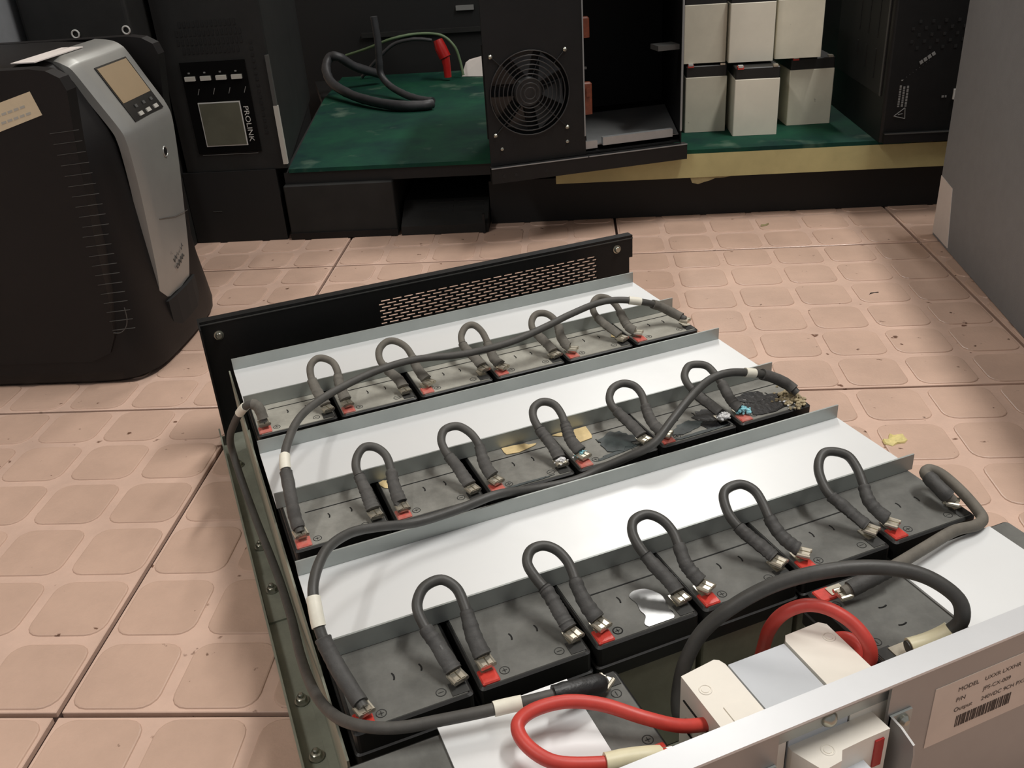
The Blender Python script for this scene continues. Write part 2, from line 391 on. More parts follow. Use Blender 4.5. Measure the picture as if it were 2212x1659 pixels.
# ------------------------------------------------------------------ batteries
def make_battery(lid, red, seam=True, neat=False):
    """12 V block, origin at the middle of its underside, terminals at the -y end, plus at -x"""
    t = bpy.data.objects.new('battery', None); COL.objects.link(t); t.empty_display_size = .02
    hx, hy = .0325, .0755
    MB().loft([[(x, y, z) for x, y in rrect(-hx+.0012, hx-.0012, -hy+.0012, hy-.0012, .002, 2)] for z in (0, .073)]).build('container', 'container_grey', t)
    def L(i, z): return [(x, y, z) for x, y in rrect(-hx+i, hx-i, -hy+i, hy-i, .0025, 3)]
    MB().loft([L(.0008, .073), L(0, .0735), L(0, .0815), L(.0010, .0822), L(.0010, .0945), L(.0022, .0955)]).build('lid', 'lid_black', t)
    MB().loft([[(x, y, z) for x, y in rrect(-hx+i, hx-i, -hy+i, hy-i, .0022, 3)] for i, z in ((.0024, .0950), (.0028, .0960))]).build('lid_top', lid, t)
    # red terminal moulding at the front left corner
    MB().bbox(-hx+.0030, -hx+.0128, -hy+.0028, -hy+.0135, .0950, .0972, .0007).build('positive_base', red, t)
    MB().box(hx-.0118, hx-.0030, -hy+.0032, -hy+.0120, .0950, .0964).build('negative_base', 'mark_dark', t)
    MB().box(-hx+.0048, -hx+.0112, -hy+.0105, -hy+.020, .0970, .0978).build('terminal_tab', 'crimp_metal', t)
    MB().box(hx-.0100, hx-.0036, -hy+.0100, -hy+.020, .0962, .0970).build('terminal_tab', 'crimp_metal', t)
    if seam: MB().box(-hx+.015, hx-.004, -hy+.0400, -hy+.0408, .0958, .09625).build('vent_strip_groove', 'groove', t)
    for cx, cy in ((-.0085, -hy+.030), (.0065, -hy+.030)):
        MB().torus((cx, cy, .0960), .0055, .0005, a0=-.5, a1=.45, n=8, m=5).build('vent_mark', 'groove', t)
    for cx, g in ((-.0155, 1), (.0160, 0)):
        cy = -hy+.0085; mk = MB(); R = .0026
        mk.torus((cx, cy, .0960), R, .0004 if neat else .00028, n=18, m=5); mk.box(cx-R*.55, cx+R*.55, cy-.0002, cy+.0002, .0960, .0962)
        if g: mk.box(cx-.0002, cx+.0002, cy-R*.55, cy+R*.55, .0960, .0962)
        mk.build('polarity_mark', 'groove' if neat else 'mark_dark', t)
    return t
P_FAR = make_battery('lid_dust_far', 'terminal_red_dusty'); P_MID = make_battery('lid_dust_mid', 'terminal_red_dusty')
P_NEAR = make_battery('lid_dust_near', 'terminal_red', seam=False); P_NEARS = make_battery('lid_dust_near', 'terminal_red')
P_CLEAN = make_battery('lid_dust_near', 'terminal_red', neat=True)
used = set()
ORD = ['first', 'second', 'third', 'fourth', 'fifth', 'sixth']
BAT = {}
def put(proto, loc, rz, label, group):
    o = proto if proto.name not in used else copy_tree(proto)
    used.add(proto.name); used.add(o.name); o.location = loc; o.rotation_euler = (0, 0, rz); tag(o, label, 'battery', group); return o
RN = ['near', 'middle', 'far']
for r in range(3):
    for i in range(6):
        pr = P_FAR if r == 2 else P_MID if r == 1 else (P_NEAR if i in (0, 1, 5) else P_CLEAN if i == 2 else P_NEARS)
        what = ('dusty grey battery' if r == 2 else 'grey topped battery' if r == 1 else 'dark topped battery')
        if r == 0 and i == 2: lab_ = 'battery with shiny clean top reflecting light, third from left in the near row'
        elif r == 1 and i == 5: lab_ = 'battery stained black with crusty corrosion at the right end of the middle row'
        elif i == 0: lab_ = what+' at the left end of the %s row' % RN[r]
        elif i == 5: lab_ = what+' at the right end of the %s row' % RN[r]
        else: lab_ = what+', %s from left in the %s row' % (ORD[i], RN[r])
        BAT[r, i] = put(pr, (-.0085+i*.0665+.0325, r*.158-.010+.0755, .0040), 0, lab_, 'batteries in the tray rows')
BAT['L'] = put(P_NEAR, (.0530, -.0565, .0040), math.pi/2, 'battery lying crosswise at the near left under the red cable', 'crosswise batteries by the breaker')
BAT['R'] = put(P_NEAR, (.3255, -.0520, .0040), -math.pi/2, 'battery lying crosswise at the near right of the breaker', 'crosswise batteries by the breaker')
# corrosion and acid on the battery lids (battery-local coordinates)
PZ_ = [0]
def patch(b, name, m, pts, z=.0961, h=.0003):
    PZ_[0] = (PZ_[0]+1) % 4; z += .00012*PZ_[0]
    n = len(pts); cx, cy = sum(p[0] for p in pts)/n, sum(p[1] for p in pts)/n
    vs = [(cx, cy, z+h)]+[(x, y, z+h) for x, y in pts]+[(x, y, z-.0002) for x, y in pts]; fs = []
    for k in range(n):
        j = (k+1) % n; fs += [(0, 1+k, 1+j), (1+k, 1+n+k, 1+n+j, 1+j)]
    MB().add(vs, fs).build(name, m, b)
def irregular(cx, cy, rx, ry, n=26, j=.22, rot=0):
    P = []
    for k in range(n):
        a = 2*math.pi*k/n; s_ = 1+random.uniform(-j, j); x, y = rx*s_*math.cos(a), ry*s_*math.sin(a)
        P.append((cx+x*math.cos(rot)-y*math.sin(rot), cy+x*math.sin(rot)+y*math.cos(rot)))
    return P
def inside(P, m=.0008, hx=.0295, hy=.0725): return [(max(-hx, min(hx, x)), max(-hy, min(hy, y))) for x, y in P]
patch(BAT[0, 2], 'wiped_highlight', 'lid_clean', [(v.x, max(-.0722, v.y)) for v in smooth_path([(x, y, 0) for x, y in ((.0010,-.0722),(.0165,-.0722),(.0180,-.0640),(.0195,-.0580),(.0195,-.0520),(.0150,-.0450),(.0080,-.0430),(.0030,-.0460),(.0040,-.0530),(.0030,-.0590),(.0035,-.0640),(.0000,-.0690),(.0010,-.0722))], 4)[:-1]])  # wiped glossy area, its outline shaped to hold the lamp's highlight
B = BAT[1, 5]
patch(B, 'acid_stain', 'acid_wet', inside(irregular(.004, -.0585, .024, .0125, j=.14)))
patch(B, 'acid_stain', 'acid_wet', inside(irregular(-.002, -.045, .012, .008, j=.15)))
def crust(b, name, m, c, rx, ry, n, r, zb=.0965, hmax=.004):
    mb = MB()
    for k in range(n):
        x, y = random.gauss(0, .45)*rx, random.gauss(0, .45)*ry; d = max(0, 1-math.hypot(x/rx, y/ry))
        mb.blob((c[0]+x, c[1]+y, zb+d*hmax*random.random()), r*random.uniform(.5, 1.2), .8, .3)
    mb.build(name, m, b)
crust(B, 'corrosion_crust', 'salt_tan', (.0220, -.0620), .0105, .014, 150, .0019, hmax=.0065)
crust(B, 'white_corrosion', 'salt_white', (.0160, -.0640), .006, .008, 26, .0009)
crust(B, 'blue_corrosion', 'salt_blue', (-.0232, -.0640), .0062, .0042, 60, .0017, zb=.0990, hmax=.005)
B = BAT[1, 4]
patch(B, 'acid_stain', 'acid_wet', inside(irregular(.019, -.058, .011, .016)))
patch(B, 'acid_stain', 'acid_dry', inside(irregular(-.004, -.060, .015, .006, rot=.3)))
patch(B, 'acid_stain', 'acid_dry', inside(irregular(.002, -.071, .022, .002)))
crust(B, 'white_corrosion', 'salt_white', (.0255, -.0630), .0055, .0042, 60, .0016, zb=.0985, hmax=.005)
B = BAT[1, 3]
patch(B, 'acid_stain', 'acid_dry', inside(irregular(.009, -.052, .014, .013)))
patch(B, 'acid_stain', 'acid_dry', inside(irregular(.004, -.066, .020, .0022, rot=.15)))
crust(B, 'blue_corrosion', 'salt_blue', (-.0237, -.0620), .0050, .0034, 34, .0012, zb=.1005, hmax=.003)
B = BAT[1, 2]
crust(B, 'white_corrosion', 'salt_white', (.0253, -.0635), .0052, .0036, 44, .0011, zb=.1005, hmax=.003)
patch(BAT[1, 2], 'acid_stain', 'acid_dry', inside(irregular(-.006, -.0715, .02, .0012)))
# torn yellowed tape scraps on the lids
def scrap(name, pts, z, label):
    cx, cy = sum(p[0] for p in pts)/len(pts), sum(p[1] for p in pts)/len(pts); b = (cx, cy, z)
    o = MB(b).loft([[(x, y, z) for x, y in pts], [(x, y, z+.0005) for x, y in pts]]).build(name, 'scrap_tan'); o.location = b
    tag(o, label, 'paper scrap', 'torn paper scraps on the batteries')
Zs = .1003
scrap('paper_scrap', [(.1536,.2009),(.1532,.1951),(.1539,.1914),(.163,.1899),(.1705,.1917),(.1774,.1936),(.1791,.1954),(.1732,.1963),(.1712,.1988),(.1614,.2005)], Zs, 'long torn tan paper scrap on the third battery of the middle row')
scrap('paper_scrap', [(.2120,.1998),(.2215,.2000),(.22,.1871),(.2184,.1831),(.2079,.1815),(.2063,.1846),(.2075,.1940)], Zs, 'squarish torn tan paper scrap on the fourth battery of the middle row')
scrap('paper_scrap', [(.1935,.2000),(.1990,.2008),(.2040,.2000),(.2034,.1951),(.1985,.1960)], Zs, 'small torn tan paper scrap beside a cable loop in the middle row')
scrap('paper_scrap', [(.0605,.1990),(.0639,.2008),(.068,.1985),(.0659,.1892),(.0628,.1910),(.0607,.1957)], Zs, 'torn tan paper scrap under the leftmost cable loop of the middle row')
scrap('paper_scrap', [(.3110,.3300),(.3150,.3360),(.3215,.3370),(.3240,.3330),(.3200,.3310),(.3190,.3255),(.3150,.3250)], Zs, 'torn tan paper scrap under the rightmost cable loop of the far row')

# ------------------------------------------------------------------ cables (centre lines in metres, tray frame)
LOOPS=[
[[0.0502,0.0013,0.1045],[0.0487,0.0068,0.1076],[0.0454,0.0189,0.1142],[0.0432,0.0249,0.1175],[0.0417,0.0348,0.1229],[0.0437,0.0411,0.1264],[0.0498,0.0463,0.1293],[0.0593,0.0471,0.1297],[0.0654,0.0411,0.1264],[0.0665,0.0324,0.1216],[0.0659,0.0236,0.1168],[0.0654,0.015,0.112],[0.0666,0.0034,0.1057]],
[[0.1168,0.0021,0.105],[0.1152,0.0087,0.1086],[0.1127,0.0239,0.117],[0.1098,0.0322,0.1215],[0.1079,0.0403,0.126],[0.1098,0.0453,0.1287],[0.1143,0.0483,0.1304],[0.1212,0.0481,0.1303],[0.127,0.044,0.128],[0.1301,0.0374,0.1244],[0.1305,0.0304,0.1205],[0.1296,0.0224,0.1161],[0.1305,0.0121,0.1104],[0.1335,0.0023,0.1051]],
[[0.1832,0.0021,0.1049],[0.1815,0.0101,0.1094],[0.1762,0.0236,0.1168],[0.1736,0.0336,0.1223],[0.1741,0.0415,0.1266],[0.1785,0.0469,0.1296],[0.1874,0.0478,0.1301],[0.1945,0.0425,0.1272],[0.1973,0.0342,0.1226],[0.1964,0.0257,0.1179],[0.1952,0.0167,0.113],[0.1972,0.0091,0.1088],[0.2001,0.003,0.1055]],
[[0.2493,0.0029,0.1054],[0.2456,0.0105,0.1095],[0.2408,0.0188,0.1141],[0.2372,0.026,0.1181],[0.2355,0.0346,0.1228],[0.2379,0.0441,0.128],[0.2431,0.0482,0.1303],[0.2529,0.0484,0.1304],[0.259,0.0429,0.1274],[0.2596,0.0343,0.1227],[0.2584,0.0246,0.1173],[0.2594,0.0153,0.1122],[0.2629,0.0082,0.1083],[0.2672,0.003,0.1055]],
[[0.3166,0.0029,0.1054],[0.3125,0.0104,0.1095],[0.3082,0.0195,0.1145],[0.3039,0.0287,0.1196],[0.3054,0.0398,0.1257],[0.3103,0.0473,0.1298],[0.3173,0.0514,0.1321],[0.3247,0.0504,0.1315],[0.3315,0.0456,0.1289],[0.3322,0.0374,0.1244],[0.3298,0.0283,0.1194],[0.3263,0.0187,0.1141],[0.3275,0.0109,0.1098],[0.3322,0.0026,0.1052]],
[[0.0483,0.1594,0.1046],[0.0474,0.1668,0.1087],[0.0471,0.1738,0.1125],[0.0461,0.1836,0.1179],[0.0457,0.1917,0.1223],[0.0489,0.1989,0.1263],[0.0552,0.2036,0.1289],[0.0626,0.2017,0.1278],[0.0674,0.1949,0.1241],[0.0677,0.1857,0.1191],[0.0662,0.1764,0.1139],[0.0659,0.1669,0.1087],[0.0663,0.1582,0.1039]],
[[0.1155,0.1572,0.1033],[0.1133,0.1662,0.1083],[0.1113,0.1749,0.1131],[0.108,0.1849,0.1186],[0.1075,0.1943,0.1238],[0.1126,0.2015,0.1277],[0.1222,0.2018,0.1279],[0.1289,0.1953,0.1243],[0.1317,0.186,0.1192],[0.1307,0.177,0.1142],[0.1306,0.1679,0.1092],[0.1332,0.159,0.1044]],
[[0.1823,0.1591,0.1044],[0.1821,0.1676,0.1091],[0.1802,0.176,0.1137],[0.178,0.1839,0.118],[0.1773,0.1936,0.1234],[0.1804,0.2003,0.127],[0.1863,0.2033,0.1287],[0.1921,0.2026,0.1283],[0.1969,0.1983,0.126],[0.1983,0.1904,0.1216],[0.1972,0.1817,0.1169],[0.1963,0.171,0.1109],[0.1998,0.1593,0.1045]],
[[0.2486,0.1586,0.1041],[0.2467,0.165,0.1077],[0.2434,0.1733,0.1122],[0.2398,0.1811,0.1165],[0.2375,0.1885,0.1206],[0.2394,0.195,0.1241],[0.2455,0.2004,0.1271],[0.2542,0.2018,0.1279],[0.2617,0.1979,0.1257],[0.2639,0.1902,0.1215],[0.2618,0.1807,0.1163],[0.2604,0.1711,0.111],[0.2615,0.1633,0.1067],[0.2659,0.1573,0.1034]],
[[0.3159,0.1599,0.1048],[0.3116,0.1676,0.1091],[0.3068,0.1759,0.1136],[0.3041,0.1837,0.1179],[0.3028,0.1912,0.1221],[0.3051,0.1971,0.1253],[0.3118,0.202,0.128],[0.3193,0.2017,0.1278],[0.3258,0.1984,0.126],[0.3282,0.1913,0.1221],[0.3292,0.1821,0.117],[0.3286,0.1719,0.1114],[0.3297,0.1645,0.1074],[0.3333,0.1585,0.104]],
[[0.0501,0.3173,0.1045],[0.0479,0.3258,0.1092],[0.0458,0.3366,0.1151],[0.0453,0.3472,0.121],[0.0478,0.356,0.1258],[0.0539,0.3605,0.1283],[0.0601,0.3595,0.1277],[0.0659,0.3539,0.1246],[0.067,0.3452,0.1199],[0.0653,0.3363,0.1149],[0.0653,0.3259,0.1092],[0.0662,0.3171,0.1044]],
[[0.1145,0.3167,0.1042],[0.1126,0.3266,0.1096],[0.1071,0.3363,0.115],[0.1036,0.3468,0.1208],[0.1061,0.356,0.1258],[0.1136,0.3616,0.1289],[0.1213,0.3609,0.1285],[0.128,0.3543,0.1248],[0.1304,0.345,0.1198],[0.1307,0.3352,0.1144],[0.1325,0.3263,0.1095],[0.1358,0.3189,0.1054]],
[[0.1847,0.3192,0.1056],[0.1823,0.3272,0.1099],[0.1787,0.3355,0.1145],[0.1762,0.3436,0.119],[0.1779,0.3521,0.1236],[0.1849,0.3593,0.1276],[0.1922,0.3595,0.1277],[0.1965,0.3527,0.124],[0.1974,0.3435,0.1189],[0.1967,0.3335,0.1134],[0.1971,0.3235,0.1079],[0.2008,0.3158,0.1037]],
[[0.2502,0.3164,0.104],[0.2475,0.326,0.1093],[0.2436,0.336,0.1148],[0.2413,0.3443,0.1194],[0.2441,0.3515,0.1234],[0.2508,0.3566,0.1261],[0.2589,0.3553,0.1254],[0.2637,0.3495,0.1222],[0.2647,0.3413,0.1177],[0.2624,0.3314,0.1122],[0.2629,0.3222,0.1072],[0.2673,0.3173,0.1045]],
[[0.3154,0.3164,0.104],[0.3103,0.3262,0.1094],[0.305,0.3355,0.1145],[0.3024,0.3455,0.12],[0.3057,0.3543,0.1248],[0.3135,0.3593,0.1276],[0.3213,0.3568,0.1262],[0.3254,0.3496,0.1223],[0.3262,0.3412,0.1176],[0.3256,0.3305,0.1118],[0.327,0.3235,0.1079],[0.3325,0.3182,0.105]],
]
LONG={
'L1':[[0.3801,0.3171,0.107],[0.372,0.3279,0.112],[0.3593,0.3312,0.12],[0.3418,0.3298,0.128],[0.3216,0.3357,0.132],[0.3023,0.3386,0.132],[0.2701,0.3283,0.132],[0.2445,0.3204,0.13],[0.2076,0.3144,0.126],[0.167,0.3169,0.124],[0.129,0.323,0.126],[0.1009,0.3207,0.126],[0.0715,0.3097,0.126],[0.0415,0.2881,0.128],[0.0211,0.2599,0.132],[0.0066,0.221,0.136],[0.0013,0.2013,0.134],[0.0,0.1891,0.127],[-0.0013,0.1746,0.12],[-0.0017,0.1674,0.112],[-0.0009,0.1595,0.106]],
'L2':[[0.3796,0.1564,0.108],[0.3749,0.1632,0.114],[0.3591,0.1659,0.124],[0.3395,0.1653,0.132],[0.3214,0.1658,0.136],[0.3034,0.1625,0.136],[0.2798,0.1495,0.134],[0.2571,0.1367,0.128],[0.2373,0.1275,0.12],[0.2209,0.1302,0.114],[0.2037,0.134,0.108],[0.1800,0.1335,0.1046],[0.1500,0.1315,0.1085],[0.1220,0.1255,0.1170],[0.0940,0.1215,0.1172],[0.0656,0.1190,0.1182],[0.0421,0.1145,0.126],[0.0244,0.1086,0.132],[0.0088,0.0933,0.138],[-0.0005,0.0772,0.14],[-0.007,0.0618,0.138],[-0.0089,0.0502,0.132],[-0.0093,0.0416,0.125],[-0.0076,0.0322,0.118],[-0.0046,0.0196,0.112],[0.0006,-0.0001,0.106]],
'L3':[[-0.0002,0.316,0.106],[-0.0005,0.3183,0.112],[-0.0022,0.3213,0.118],[-0.0071,0.3241,0.12],[-0.0131,0.3303,0.114],[-0.0204,0.34,0.1],[-0.027,0.3524,0.08],[-0.0276,0.3564,0.06],[-0.0256,0.3349,0.04],[-0.0228,0.2956,0.03],[-0.0187,0.2342,0.025],[-0.0179,0.1693,0.035],[-0.0197,0.1016,0.058],[-0.0187,0.043,0.084],[-0.0134,0.0077,0.1],[-0.0035,-0.0141,0.11],[0.0122,-0.0247,0.112],[0.0316,-0.0291,0.112],[0.0514,-0.0329,0.112],[0.0627,-0.0345,0.112],[0.0737,-0.0373,0.113],[0.0927,-0.0389,0.112],[0.1108,-0.0378,0.108],[0.1154,-0.0358,0.106]],
'L4':[[0.379,0.0024,0.106],[0.3761,0.0071,0.11],[0.3763,0.0193,0.113],[0.377,0.025,0.114],[0.3826,0.0269,0.114],[0.3876,0.021,0.112],[0.3866,0.0045,0.11],[0.3851,-0.0106,0.106],[0.3824,-0.0178,0.104],[0.3711,-0.0223,0.106],[0.3545,-0.0224,0.108],[0.3283,-0.0277,0.109],[0.303,-0.0331,0.11],[0.2879,-0.0354,0.11],[0.2763,-0.0361,0.109],[0.2637,-0.0354,0.106]],
'L5':[[0.2644,-0.0826,0.106],[0.2764,-0.0853,0.108],[0.2857,-0.0885,0.114],[0.2895,-0.0899,0.122],[0.2886,-0.0857,0.132],[0.2798,-0.0754,0.14],[0.2669,-0.0663,0.144],[0.2478,-0.0579,0.146],[0.2259,-0.0499,0.144],[0.2061,-0.0432,0.138],[0.1877,-0.0385,0.128],[0.1745,-0.0341,0.114],[0.1648,-0.0348,0.1],[0.1585,-0.038,0.086],[0.1543,-0.0445,0.074],[0.157,-0.0514,0.066]],
'R1':[[0.1212,-0.0872,0.105],[0.1121,-0.0862,0.108],[0.1015,-0.0838,0.109],[0.0896,-0.0819,0.11],[0.0715,-0.0744,0.112],[0.0631,-0.0625,0.114],[0.0627,-0.0514,0.116],[0.0719,-0.0478,0.118],[0.0879,-0.0495,0.118],[0.1037,-0.0569,0.116],[0.1194,-0.069,0.112],[0.1353,-0.0761,0.106],[0.1518,-0.0765,0.1]],
'R2':[[0.2153,-0.0296,0.07],[0.2116,-0.0368,0.09],[0.2097,-0.0427,0.108],[0.2142,-0.0467,0.12],[0.2235,-0.0518,0.126],[0.2321,-0.0591,0.126],[0.2389,-0.0688,0.122],[0.2417,-0.0777,0.116],[0.242,-0.0811,0.108],[0.2408,-0.0787,0.1],[0.2371,-0.0739,0.094]],
'R3':[[0.2433,-0.0534,0.096],[0.2471,-0.0592,0.1],[0.2488,-0.0664,0.1],[0.2472,-0.0702,0.096],[0.2428,-0.0709,0.092],[0.2358,-0.0707,0.09]],
}
def crimp(parent, p, d, m='crimp_metal', sc=.88):
    d = Vector((d.x, d.y, 0)).normalized(); n = Vector((-d.y, d.x, 0)); mb = MB(parent.location)
    def bx_(u0, u1, v0, v1, z0, z1):
        vs = [p + d*u*sc + n*v*sc + Vector((0, 0, z*sc)) for z in (z0, z1) for v in (v0, v1) for u in (u0, u1)]
        mb.add(vs, [(0,2,3,1),(4,5,7,6),(0,1,5,4),(2,6,7,3),(0,4,6,2),(1,3,7,5)])
    bx_(-.0040, .0036, -.0046, .0046, -.0024, .0)
    for s_ in (-1, 1):                                          # the two rolled edges and the raised seam between them
        mb.tube([p-d*.0040+n*s_*.0034-Vector((0, 0, .0004)), p+d*.0036+n*s_*.0034-Vector((0, 0, .0004))], .0013, 8)
        bx_(-.0038, .0030, s_*.0019-.0014, s_*.0019+.0014, -.0002, .0009)
    bx_(.0030, .0060, -.0030, .0030, -.0022, .0012)
    mb.build('crimp_connector', m, parent)
def wobble(path, r, amp=.07):
    return [r*(1+random.uniform(-amp, amp)) for _ in path]
ZF = .1052
def jumper(P, m, label, group, skip_crimp=()):
    P = [Vector(p) for p in P]
    P[0].z = max(P[0].z, ZF-.0008); P[-1].z = max(P[-1].z, ZF-.0002)
    for k in range(1, len(P)-1): P[k].z = max(P[k].z, .1075)
    path = smooth_path(P); Ln = plen(path); mid = sum(path, Vector())/len(path)
    t = thing('jumper_cable', label, 'cable', (mid.x, mid.y, .105), 0, group)
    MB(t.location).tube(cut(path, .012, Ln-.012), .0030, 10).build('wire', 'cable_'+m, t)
    for a, b in ((.0036, .0300), (Ln-.0285, Ln-.0036)):
        seg = cut(path, a, b); seg = smooth_path(seg[::max(1, len(seg)//7)]+[seg[-1]], 3)
        n = len(seg); end = a > .01
        rad = []
        for k in range(n):
            u = k/(n-1); u = 1-u if end else u
            rad.append((.0050-.0012*u)*(1+random.uniform(-.07, .07)))
        fl_ = [ .50+.50*((1-k/(n-1)) if end else k/(n-1)) for k in range(n)]
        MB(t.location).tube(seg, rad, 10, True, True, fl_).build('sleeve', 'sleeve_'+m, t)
    if 0 not in skip_crimp: crimp(t, path[0], path[4]-path[0])
    if 1 not in skip_crimp: crimp(t, path[-1], path[-5]-path[-1])
    return t
MN = ['near', 'mid', 'far']
for k, P in enumerate(LOOPS):
    r, i = k//5, k % 5
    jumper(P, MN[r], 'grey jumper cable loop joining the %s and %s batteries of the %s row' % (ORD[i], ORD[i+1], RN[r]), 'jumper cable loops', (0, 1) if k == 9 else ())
def long_cable(name, P, wire, label, r=.0030, ends=(), bands=(), sleeves=(), crimps=(), floor=None, cat='cable'):
    """bands and sleeves are (start, end, radius, material, part name) by arc length; negative counts from the far end"""
    path = smooth_path(P); Ln = plen(path)
    t = thing(name, label, cat, tuple(path[len(path)//2]), 0)
    MB(t.location).tube(path, r, 12).build('wire', wire, t)
    for a, b, rr, m, nm in list(bands)+list(sleeves):
        a = a if a >= 0 else Ln+a; b = b if b > 0 else Ln+b
        seg = cut(path, a, b); MB(t.location).tube(seg, wobble(seg, rr, .05 if nm == 'sleeve' else 0), 12).build(nm, m, t)
    for e in crimps:
        p, q = (path[0], path[4]) if e == 0 else (path[-1], path[-5]); crimp(t, p, q-p)
    return t
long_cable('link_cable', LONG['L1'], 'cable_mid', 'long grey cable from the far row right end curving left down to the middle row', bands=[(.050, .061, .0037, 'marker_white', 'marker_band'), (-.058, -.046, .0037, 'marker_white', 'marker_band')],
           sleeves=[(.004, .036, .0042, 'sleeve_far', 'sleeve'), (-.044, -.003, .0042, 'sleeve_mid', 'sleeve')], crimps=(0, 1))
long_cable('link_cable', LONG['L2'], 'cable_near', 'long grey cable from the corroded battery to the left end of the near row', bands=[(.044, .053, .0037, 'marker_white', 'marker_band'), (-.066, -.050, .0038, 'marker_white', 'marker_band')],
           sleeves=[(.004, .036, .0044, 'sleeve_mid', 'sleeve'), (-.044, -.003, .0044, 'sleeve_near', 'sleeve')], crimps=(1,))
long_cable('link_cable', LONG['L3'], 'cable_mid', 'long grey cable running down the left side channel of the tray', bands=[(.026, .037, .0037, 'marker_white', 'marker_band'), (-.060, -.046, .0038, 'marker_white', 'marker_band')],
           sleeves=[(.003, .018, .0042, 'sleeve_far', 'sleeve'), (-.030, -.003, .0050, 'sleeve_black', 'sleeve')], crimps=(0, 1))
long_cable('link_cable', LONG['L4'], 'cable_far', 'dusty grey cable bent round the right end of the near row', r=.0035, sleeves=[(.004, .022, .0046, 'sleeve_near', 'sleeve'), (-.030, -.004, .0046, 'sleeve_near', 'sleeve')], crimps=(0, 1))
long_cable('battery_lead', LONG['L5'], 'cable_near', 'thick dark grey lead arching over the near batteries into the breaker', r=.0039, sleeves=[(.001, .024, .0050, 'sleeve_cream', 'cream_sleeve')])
long_cable('battery_lead', LONG['R1'], 'cable_red', 'red lead looping over the near left cover plate into the breaker', r=.0034, sleeves=[(.004, .030, .0048, 'sleeve_cream', 'cream_sleeve')], crimps=(0,))
long_cable('battery_lead', LONG['R2'], 'cable_red', 'red lead arching behind the breaker to its right end', r=.0036)
long_cable('battery_lead', LONG['R3'], 'cable_red', 'short red lead curled tight at the right end of the breaker', r=.0034)

# ------------------------------------------------------------------ breaker
bb = (.192, -.085, .045)
br = thing('circuit_breaker', 'cream circuit breaker pushed through the near end plate', 'breaker', bb)
ZT, ZB = .1120, .045
def bp(name, m, poly, z0=ZB, z1=ZT, label=None): return MB(bb).prism(poly, z0, z1).build(name, m, br, label)
bp('left_shell', 'breaker_cream', [(.1485,-.0545),(.1690,-.0520),(.1712,-.0535),(.1725,-.0570),(.1725,-.1060),(.1485,-.1060)])
bp('right_shell', 'breaker_cream', [(.2350,-.0560),(.2320,-.0530),(.2110,-.0535),(.2085,-.0570),(.2085,-.1060),(.2350,-.1060)])
bp('centre_plate', 'breaker_grey', [(.1738,-.0575),(.2072,-.0575),(.2072,-.1060),(.1738,-.1060)], ZB, .1114)
bp('joint', 'groove', [(.1724,-.0600),(.2086,-.0600),(.2086,-.1050),(.1724,-.1050)], ZB+.001, .1095)
bp('terminal_shelf', 'breaker_cream', [(.1560,-.1050),(.1700,-.1050),(.1700,-.0800),(.1560,-.0800)], ZT-.0005, ZT+.0006)
for x, y in ((.1545, -.0670), (.2300, -.0640), (.1887, -.1152)):
    z = ZT if y > -.1 else .1045
    m_ = MB(bb); m_.torus((x, y, z), .0030, .0004, n=18, m=6); m_.lathe([(.0020, -.001), (.0020, .0003)], (x, y, z), 2, 14); m_.build('rivet', 'breaker_cream', br)
for y in (-.063, -.080):
    m_ = MB(bb); m_.lathe([(.0030, 0), (.0030, .003), (.0022, .0038)], (.1485-.0036, y, .088), 0, 12); m_.build('terminal_screw', 'steel_bolt', br)
for z in (.063, .081, .099): MB(bb).box(.1478, .1490, -.104, -.058, z-.0004, z+.0004).build('pole_joint', 'groove', br)
bp('nose', 'breaker_cream', [(.1738,-.1060),(.1738,-.1090),(.1800,-.1235),(.1905,-.1225),(.1945,-.1180),(.2080,-.1175),(.2222,-.1175),(.2215,-.1060)], .050, .1045)
bp('toggle', 'breaker_grey', [(.1920,-.1175),(.1920,-.1290),(.2090,-.1290),(.2090,-.1170)], .056, .0900)
bp('toggle_mark', 'plug_red', [(.2140,-.1172),(.2140,-.1184),(.2190,-.1184),(.2190,-.1172)], .083, .1005)

# ------------------------------------------------------------------ bits on the floor
def leaf(name, a, b, pts, m, label, cat, h=.0025):
    base = rw(a, b, .0002); P = [(x, y) for x, y in pts]
    o = MB().loft([[(x, y, 0) for x, y in P], [(x*.9, y*.9, h*(.5+.5*math.sin(9*i))) for i, (x, y) in enumerate(P)]]).build(name, m); o.location = base; tag(o, label, cat); return o
a_, b_l = .529*CT-.197*ST, .529*ST+.197*CT
leaf('leaf_scrap', a_, b_l, [(-.013,.000),(-.010,.006),(-.004,.005),(.001,.010),(.006,.008),(.012,.004),(.010,-.004),(.004,-.007),(-.003,-.005),(-.009,-.006)], 'leaf_yellow', 'small yellow torn scrap on the tiles right of the tray', 'scrap')
leaf('wood_chip', .3916, 1.010, [(-.008,-.002),(-.004,.003),(.005,.004),(.009,.001),(.003,-.003)], 'chip_wood', 'tiny pale chip on the tiles before the shelf', 'chip')
leaf('twig', .4725, .8005-.06, [(-.007,.000),(-.003,.0025),(.003,.0025),(.007,-.001),(.003,.0008),(-.003,.0008)], 'groove', 'tiny dark bent sliver on the tiles near the grey cabinet', 'debris', .0012)

